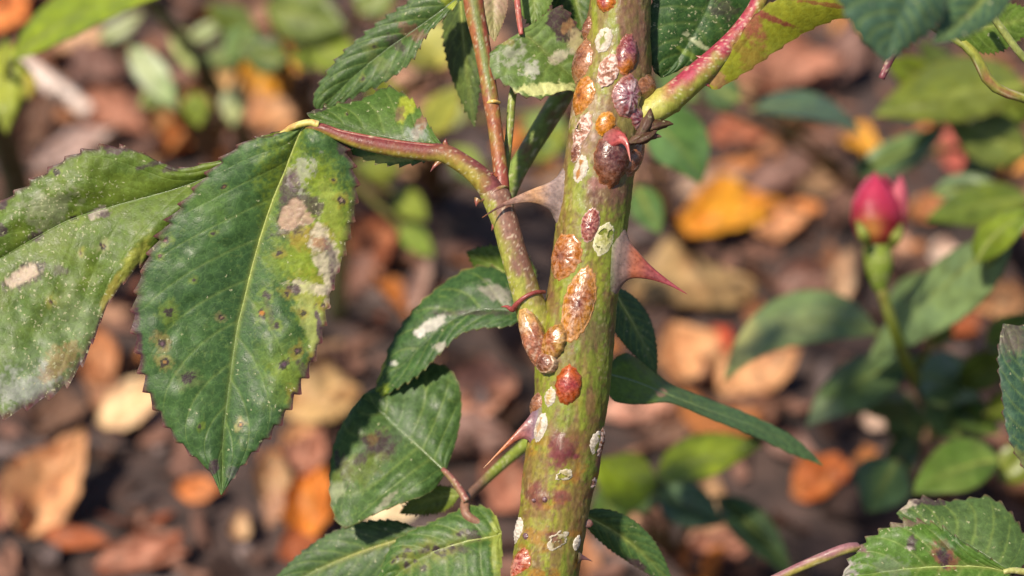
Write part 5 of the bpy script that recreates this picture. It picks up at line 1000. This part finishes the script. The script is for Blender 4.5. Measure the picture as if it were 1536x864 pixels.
shoot('mid green drooping leaf close behind the dry bud scales', (1000, 330),
      [((965, 180, -1250), (1050, 275, -1100), 40, 50, -14, (0.06, 0.14, 0.035), dict(tl=60, tr=-60, base2=(0.13, 0.24, 0.07), mott=1)), ((955, 280, -1500), (990, 350, -1400), 26, 24, 0, (0.06, 0.13, 0.04))], seed=11)
shoot('broad olive green leaves in the shade at the upper right', (1480, 330),
      [((1540, 130, -1500), (1310, 175, -1500), 50, 46, 14, OLIVE, dict(tl=-100)), ((1400, 120, -1700), (1330, 90, -1600), 22, 26, 0, LIME), ((1540, 230, -1600), (1420, 180, -1600), 40, 40, 0, (0.09, 0.13, 0.03)), ((1545, 300, -1500), (1390, 330, -1400), 30, 34, 8, (0.1, 0.16, 0.025), dict(tl=-80)), ((1400, 290, -1700), (1520, 300, -1600), 20, 24, -10, (0.1, 0.16, 0.1))], seed=12)
shoot('crowded pointed green leaves behind and below the bud', (1450, 640),
      [((1440, 580, -1500), (1530, 540, -1300), 26, 30, -6, (0.09, 0.14, 0.03), dict(tl=50)), ((1420, 600, -1600), (1500, 650, -1400), 26, 28, 0, (0.06, 0.12, 0.03), dict(tl=50)), ((1380, 620, -1700), (1260, 600, -1500), 24, 26, 8, (0.08, 0.14, 0.05), dict(tl=-50)), ((1430, 560, -1600), (1340, 545, -1500), 22, 24, 0, (0.1, 0.16, 0.04), dict(tl=-50)), ((1480, 520, -1300), (1550, 470, -1200), 22, 24, 0, (0.1, 0.17, 0.05), dict(tl=50)), ((1410, 520, -1700), (1400, 440, -1600), 24, 22, 0, (0.09, 0.15, 0.06)), ((1370, 650, -1700), (1330, 730, -1500), 24, 24, 0, (0.06, 0.11, 0.03)), ((1480, 620, -1400), (1550, 600, -1300), 20, 26, 0, (0.1, 0.15, 0.02), dict(tl=40))], seed=19)
shoot('loose leafy shoot behind the twisted stalk at the top right', (1500, 260),
      [((1470, 160, -1900), (1400, 110, -1800), 20, 24, 0, (0.12, 0.17, 0.03), dict(tl=-50)), ((1500, 190, -1900), (1560, 130, -1800), 22, 26, 0, (0.11, 0.17, 0.03), dict(tl=50)), ((1390, 230, -1900), (1310, 240, -1800), 18, 22, 0, (0.09, 0.15, 0.05), dict(tl=-50)), ((1440, 130, -2000), (1380, 60, -1900), 20, 22, 0, (0.1, 0.15, 0.05)), ((1490, 230, -1800), (1430, 290, -1700), 18, 22, 0, (0.13, 0.18, 0.05), dict(tr=50))], seed=21)
shoot('yellowing leafy shoot seen between the upper stalks', (650, 300),
      [((600, 180, -2400), (560, 110, -2300), 24, 30, 0, (0.22, 0.27, 0.04)), ((640, 200, -2400), (690, 130, -2300), 24, 28, 0, (0.3, 0.31, 0.07), dict(tl=50)), ((600, 250, -2300), (530, 250, -2200), 18, 26, 0, (0.2, 0.24, 0.05), dict(tl=-50)), ((680, 220, -2300), (720, 280, -2200), 22, 24, 0, (0.16, 0.22, 0.06), dict(tl=50)), ((660, 90, -2500), (590, 60, -2400), 24, 26, 0, (0.34, 0.33, 0.09), dict(tl=-50)), ((800, 240, -2300), (850, 190, -2200), 18, 20, 0, (0.2, 0.25, 0.06), dict(tl=40))], seed=22)
shoot('bright leafy tuft at the top edge beside the lime blade', (420, 120),
      [((380, 40, -2700), (310, 10, -2600), 20, 26, 0, (0.16, 0.22, 0.05), dict(tl=-50)), ((420, 50, -2700), (470, 0, -2600), 22, 26, 0, (0.2, 0.26, 0.03), dict(tl=50)), ((370, 80, -2700), (300, 90, -2600), 16, 22, 0, (0.24, 0.3, 0.14), dict(tl=-50)), ((440, 90, -2600), (500, 80, -2500), 18, 22, 0, (0.13, 0.2, 0.02), dict(tl=50)), ((260, 40, -2700), (290, 110, -2600), 14, 18, 0, (0.28, 0.34, 0.18))], seed=23)
shoot('lime leaf blade arching across the upper left corner', (-60, 330),
      [((20, 90, -1200), (290, -22, -1000), 26, 40, -26, (0.16, 0.24, 0.012), dict(tl=60, tr=-60)), ((10, 60, -1500), (10, 200, -1400), 26, 24, 0, (0.2, 0.26, 0.02)), ((40, 150, -1700), (30, 90, -1700), 18, 20, 0, (0.35, 0.32, 0.03))], seed=13, sr=10, stem_c=((0.05, 0.07, 0.02), (0.06, 0.06, 0.02)))
shoot('pale sage mottled leaves of a low plant at the upper left', (320, 250),
      [((195, 70, -2600), (265, 165, -2500), 20, 26, 0, (0.2, 0.28, 0.13), dict(base2=(0.42, 0.46, 0.3), mott=1)), ((270, 130, -2700), (210, 160, -2600), 30, 20, 0, (0.22, 0.3, 0.15)), ((150, 60, -2600), (215, 20, -2600), 16, 14, 0, (0.36, 0.4, 0.3)), ((285, 60, -2700), (340, 30, -2700), 14, 12, 0, (0.34, 0.4, 0.26)), ((290, 140, -2500), (300, 190, -2500), 20, 20, 0, LIME), ((350, 130, -2600), (350, 190, -2600), 20, 16, 0, (0.34, 0.38, 0.24)), ((380, 40, -2700), (340, 90, -2600), 26, 28, 0, (0.12, 0.2, 0.1))], seed=14, sr=6)
shoot('tangle of olive green leaves behind the upper left leaflet', (470, 260),
      [((400, 10, -2400), (520, 40, -2300), 40, 46, 0, (0.07, 0.11, 0.015)), ((460, 60, -2400), (540, 100, -2300), 30, 36, 0, (0.12, 0.18, 0.012)), ((540, 20, -2500), (590, -30, -2500), 30, 36, 0, (0.14, 0.19, 0.05)), ((430, 90, -2600), (360, 70, -2600), 26, 30, 0, (0.05, 0.09, 0.03)), ((620, 80, -2500), (700, 60, -2500), 30, 40, 0, (0.4, 0.38, 0.1)), ((660, 100, -2600), (640, 40, -2600), 24, 30, 0, (0.3, 0.32, 0.12)), ((700, 180, -2500), (640, 150, -2500), 22, 26, 0, (0.36, 0.38, 0.22)), ((590, 290, -2400), (640, 330, -2300), 18, 24, 0, (0.14, 0.2, 0.03)), ((790, 170, -2300), (850, 230, -2200), 26, 34, 0, (0.1, 0.16, 0.05)), ((600, 340, -2400), (650, 385, -2300), 16, 20, 0, (0.12, 0.2, 0.03))], seed=15)
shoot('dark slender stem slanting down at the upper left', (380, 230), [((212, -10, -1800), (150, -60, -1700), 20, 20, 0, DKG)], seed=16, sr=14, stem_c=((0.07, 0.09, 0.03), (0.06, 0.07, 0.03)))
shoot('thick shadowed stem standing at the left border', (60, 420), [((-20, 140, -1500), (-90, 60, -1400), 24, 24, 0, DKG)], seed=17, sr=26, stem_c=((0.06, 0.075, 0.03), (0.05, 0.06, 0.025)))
shoot('thin upright grey green stem behind the hanging leaf', (505, 470), [((518, 330, -2000), (505, 290, -1950), 12, 14, 0, (0.2, 0.24, 0.1))], seed=18, sr=14, stem_c=((0.25, 0.27, 0.14), (0.2, 0.2, 0.1)))

# ------------------------------------------------------------------ fallen leaves
def fallen(px, py, ln, wd, ang, c, label, tilt=25, cup=0.25, fold=0.12, twist=0.0, seed=0, c2=None, lift=0.006, name='fallen_leaf', cat='fallen leaf', group='fallen leaves on the soil'):
    r_ = np.random.default_rng(seed + 500)
    g = GW(px, py, 0.004); dist = np.linalg.norm(g - CAMP)
    k = S * ((g - CAMP) @ FWD) / D
    nu, nv = 26, 15
    u = np.linspace(0, 1, nu); v = np.linspace(-1, 1, nv)
    U, V_ = np.meshgrid(u, v, indexing='ij')
    w_ = (np.sin(np.pi * u ** r_.uniform(0.6, 1.0)) ** r_.uniform(0.75, 1.1))[:, None] * (1 + 0.28 * (fbm(U * 6, np.sign(V_) * 3.0 + 0 * U, seed, 2) - 0.5) * 2); w_[0] = 0.04; w_[-1] = 0.02
    Lm, Wm = ln * k, wd * k / 2
    x = (U - 0.5) * Lm; y = V_ * w_ * Wm
    z = Wm * (cup * 2 * (V_ * w_) ** 2 + fold * 2 * np.abs(V_) * w_) + Lm * (r_.uniform(-0.15, 0.35) * (U - 0.5) ** 2 * 2 + twist * (U - 0.5) * V_) + Wm * 1.1 * (fbm(U * 3 + seed, V_ * 1.5, seed + 3) - 0.5) + Wm * 0.5 * (fbm(U * 7 + seed, V_ * 4, seed + 5, 3) - 0.5) + Wm * r_.uniform(-0.3, 0.8) * np.clip(np.abs(V_) - 0.55, 0, 1) * w_ + 0.04 * Wm * np.cos(2 * np.pi * (U * 8 - np.abs(V_) * 1.8))
    a = math.radians(ang); ti = math.radians(tilt)
    X = x * math.cos(a) - y * math.sin(a); Y = x * math.sin(a) + y * math.cos(a)
    e1 = RIGHT; e2 = np.array([0, math.cos(ti), math.sin(ti)]); e3 = np.cross(e1, e2)
    st = math.sin(PITCH + ti)
    Y = Y / max(st, 0.5)
    P_ = g + X[..., None] * e1 + Y[..., None] * e2 + z[..., None] * e3
    gz = ground_z(P_[..., 0], P_[..., 1])
    dz = (gz - P_[..., 2]).max()
    P_[..., 2] += max(0.0, min(dz + 0.001, 0.02)) * 0.6 + lift * 0.5
    B = P_ - e3 * 0.00035
    c = np.asarray(c, float); c2 = np.asarray(c2) if c2 is not None else c * np.array([0.7, 0.55, 0.5])
    n = fbm(U * 4 + seed, V_ * 2 + seed, seed + 6)
    cc = c + (c2 - c) * sstep(0.42, 0.72, n)[..., None]
    vq = (U * 8 - np.abs(V_) * 1.8); vm = np.exp(-(np.abs(vq - np.round(vq)) / 0.12) ** 2) * 0.3 + np.exp(-(V_ / 0.07) ** 2) * 0.5
    cc = mixc(cc, c * 0.5, vm)
    cc = mixc(cc, (0.06, 0.03, 0.02), sstep(0.66, 0.74, fbm(U * 9 + seed, V_ * 5, seed + 9)) * 0.7)
    ring = np.concatenate([np.arange(nv), np.arange(1, nu) * nv + nv - 1, (nu - 1) * nv + np.arange(nv - 2, -1, -1), np.arange(nu - 2, 0, -1) * nv]); r2 = np.roll(ring, -1)
    f = grid_faces(nu, nv); n0 = nu * nv
    o = mesh_obj(name, np.vstack([P_.reshape(-1, 3), B.reshape(-1, 3)]), np.vstack([f, f[:, ::-1] + n0, np.stack([r2, ring, ring + n0, r2 + n0], 1)]), M_LITTER, None, np.vstack([cc.reshape(-1, 3)] * 2))
    return tag(o, label, cat, group)

PEACH, CREAM, ORG, YELL, RUST, PINK, TAN, BRO, MAUVE = (0.58, 0.31, 0.15), (0.7, 0.5, 0.29), (0.6, 0.21, 0.03), (0.62, 0.3, 0.02), (0.32, 0.09, 0.03), (0.38, 0.17, 0.11), (0.38, 0.23, 0.12), (0.16, 0.085, 0.055), (0.24, 0.135, 0.11)
FL = [
 (90, 752, 170, 110, 62, PEACH, 'large peach leaf propped up in the lower left corner'),
 (205, 628, 130, 70, 42, CREAM, 'pale cream leaf beside the hanging leaf, below its left edge'),
 (120, 820, 110, 34, -8, RUST, 'rust coloured leaf sliver under the large peach leaf'),
 (12, 768, 90, 60, 80, PINK, 'pinkish leaf at the left border beside the large peach leaf'),
 (210, 852, 150, 60, 8, PINK, 'flat pink leaf on the bottom edge beneath the large peach leaf'),
 (300, 744, 76, 40, 0, (0.5, 0.17, 0.05), 'burnt orange leaf just below the tip of the hanging leaf'),
 (412, 725, 80, 60, 100, TAN, 'golden tan leaf right of the tip of the hanging leaf'),
 (470, 772, 110, 76, 75, ORG, 'vivid orange leaf upright beside the lower round leaflet'),
 (450, 835, 70, 50, 20, RUST, 'red brown leaf under the vivid orange leaf'),
 (482, 612, 120, 90, 15, (0.5, 0.32, 0.14), 'broad ochre leaf between the hanging leaf and the round leaflet'),
 (466, 690, 76, 60, 60, PINK, 'dull pink leaf below the broad ochre one'),
 (362, 797, 42, 36, 90, (0.55, 0.36, 0.2), 'small pale leaf scrap below the tip of the hanging leaf'),
 (590, 780, 80, 36, 6, (0.85, 0.75, 0.5), 'cream white leaf seen through the gap between the lower leaflets'),
 (450, 668, 60, 40, 30, PEACH, 'small peach leaf against the right edge of the hanging leaf'),
 (722, 612, 120, 80, 22, (0.58, 0.3, 0.2), 'salmon leaf left of the cane under the fork'),
 (712, 668, 120, 60, -5, MAUVE, 'mauve brown leaf beneath the salmon one'),
 (760, 750, 80, 90, 60, PINK, 'brownish pink leaf behind the lower left of the cane'),
 (150, 548, 90, 60, 110, (0.45, 0.2, 0.09), 'rusty brown leaf in the gap under the left leaflet'),
 (95, 640, 90, 60, 20, BRO, 'dark brown leaf below the tip of the left leaflet'),
 (560, 388, 110, 80, 50, (0.4, 0.15, 0.07), 'rust brown leaf right of the hanging leaf'),
 (632, 430, 110, 28, 72, (0.5, 0.34, 0.28), 'narrow pale pink leaf standing left of the dark leaflet'),
 (600, 268, 90, 60, 10, TAN, 'tan leaf under the red leaf stalk'),
 (545, 320, 80, 46, -20, MAUVE, 'grey mauve leaf just right of the hanging leaf'),
 (640, 205, 60, 50, 20, (0.6, 0.36, 0.24), 'pale peach leaf left of the upright stalk'),
 (690, 560, 80, 40, 30, BRO, 'dark brown leaf between the two lower leaflets'),
 (1096, 340, 180, 84, 14, YELL, 'bright golden orange leaf right of the large red thorn', ORG),
 (1160, 345, 60, 80, 100, (0.6, 0.3, 0.15), 'peach end of a curled leaf overlapping the golden orange one'),
 (1035, 452, 190, 86, 0, (0.36, 0.23, 0.1), 'broad olive brown leaf under the tip of the red thorn'),
 (1022, 562, 110, 90, 110, PEACH, 'peach leaf above the long arching leaf', ),
 (1080, 520, 50, 40, 40, (0.5, 0.08, 0.03), 'small bright red leaf scrap beside the peach leaf'),
 (1132, 580, 140, 84, 24, PEACH, 'folded peach leaf under the mottled sage leaf'),
 (1262, 432, 110, 44, 62, (0.55, 0.36, 0.22), 'curled tan leaf left of the stalk of the bud'),
 (1212, 432, 110, 60, 10, MAUVE, 'mauve brown leaf beside the curled tan one'),
 (1150, 285, 150, 44, 22, MAUVE, 'long grey brown leaf above the golden orange one'),
 (1070, 285, 120, 40, 14, (0.4, 0.27, 0.2), 'pale brown strip of leaf right of the largest insect'),
 (1212, 265, 90, 60, -20, MAUVE, 'dusky leaf left of the bud'),
 (1500, 462, 90, 60, 10, (0.65, 0.36, 0.17), 'peach leaf at the right border below the bud'),
 (1440, 490, 60, 50, 40, RUST, 'red brown leaf behind the leaf stalk at the right border'),
 (1515, 250, 60, 56, 40, (0.65, 0.32, 0.08), 'orange yellow leaf at the right border above the bud'),
 (1425, 240, 80, 46, 92, (0.45, 0.12, 0.09), 'reddish leaf standing on edge right of the bud'),
 (1295, 228, 70, 50, -30, YELL, 'yellow leaf directly above the bud'),
 (1110, 212, 100, 50, 5, (0.36, 0.12, 0.06), 'rust red leaf under the arching blue green leaf'),
 (1180, 130, 180, 90, 8, PINK, 'large pink leaf in the middle of the upper right litter'),
 (1260, 105, 150, 60, 60, MAUVE, 'greyish mauve leaf beside the large pink one'),
 (1285, 45, 84, 60, 20, (0.66, 0.34, 0.12), 'orange peach leaf under the wing of the crimson stalk'),
 (1395, 155, 60, 40, 70, (0.24, 0.08, 0.06), 'dark red brown leaf among the olive leaves'),
 (1416, 390, 50, 42, 0, (0.62, 0.48, 0.4), 'small cream leaf right of the hip of the bud'),
 (1390, 330, 70, 40, 10, (0.45, 0.2, 0.08), 'small orange brown leaf touching the right of the bud'),
 (1230, 730, 100, 60, 20, (0.42, 0.13, 0.03), 'rust orange leaf below the end of the long arching leaf'),
 (1185, 690, 80, 40, -10, MAUVE, 'mauve leaf between the lime leaves and the rust orange one'),
 (1060, 782, 110, 56, 74, TAN, 'tan leaf upright among the seedling leaves'),
 (1066, 842, 130, 60, 10, PINK, 'pink brown leaf on the bottom edge right of the cane'),
 (955, 625, 120, 50, 6, (0.5, 0.27, 0.2), 'salmon brown leaf close behind the cane under the arching leaf'),
 (1010, 660, 90, 50, 20, BRO, 'dark brown leaf behind the lime leaves'),
 (1315, 640, 50, 40, 10, (0.55, 0.4, 0.32), 'little cream leaf between the leaves under the bud'),
 (1300, 600, 60, 40, 40, (0.45, 0.25, 0.18), 'little pink leaf above the cream one under the bud'),
 (410, 130, 100, 90, 60, YELL, 'golden yellow leaf in the upper left litter'),
 (412, 188, 90, 60, 10, PEACH, 'peach leaf below the golden yellow one'),
 (440, 230, 70, 50, 20, (0.55, 0.27, 0.1), 'orange leaf behind the base of the hanging leaf'),
 (272, 196, 110, 70, 70, (0.55, 0.3, 0.12), 'orange tan leaf above the left leaflet'),
 (335, 140, 70, 50, 60, (0.65, 0.45, 0.2), 'pale gold leaf left of the golden yellow one'),
 (172, 192, 120, 60, -20, PINK, 'pinkish brown leaf above the left leaflet'),
 (110, 82, 170, 44, 14, (0.66, 0.42, 0.25), 'long pale peach leaf under the lime blade'),
 (18, 30, 110, 84, 70, (0.7, 0.25, 0.07), 'orange leaf in the upper left corner'),
 (120, 240, 130, 50, 30, (0.55, 0.42, 0.38), 'greyish pink leaf behind the left leaflet'),
 (60, 200, 110, 60, 60, BRO, 'brown leaf at the left border above the left leaflet'),
 (150, 120, 90, 60, 0, MAUVE, 'mauve leaf beside the pale stick'),
 (590, 130, 70, 50, 20, (0.6, 0.38, 0.26), 'pale pink leaf between the two upper leaflets'),
 (830, 290, 60, 40, 20, TAN, 'tan leaf just behind the left thorn'),
 (800, 215, 50, 34, -20, YELL, 'yellow leaf behind the green side stem'),
]
for i, e in enumerate(FL):
    fallen(*e[:7], seed=i * 7 + 3, c2=(e[7] if len(e) > 7 else None), tilt=rng.uniform(10, 40), twist=rng.uniform(-0.2, 0.2), cup=rng.uniform(0.05, 0.4))

# pale dry stick
g0, g1 = G(20, 86, 0.03), G(135, 168, 0.01)
st = tube('stick', [(*g0, 12), (*((np.array(g0) + np.array(g1)) / 2), 14), (*g1, 12)], M_CHIP, None, lambda U, TH, V, n_: np.array([0.6, 0.48, 0.42]) * (0.7 + 0.6 * fbm(U * 6, TH * 3, 4))[..., None], nseg=12, nlen=20)
tag(st, 'pale dry stick lying on the litter at the upper left', 'stick')
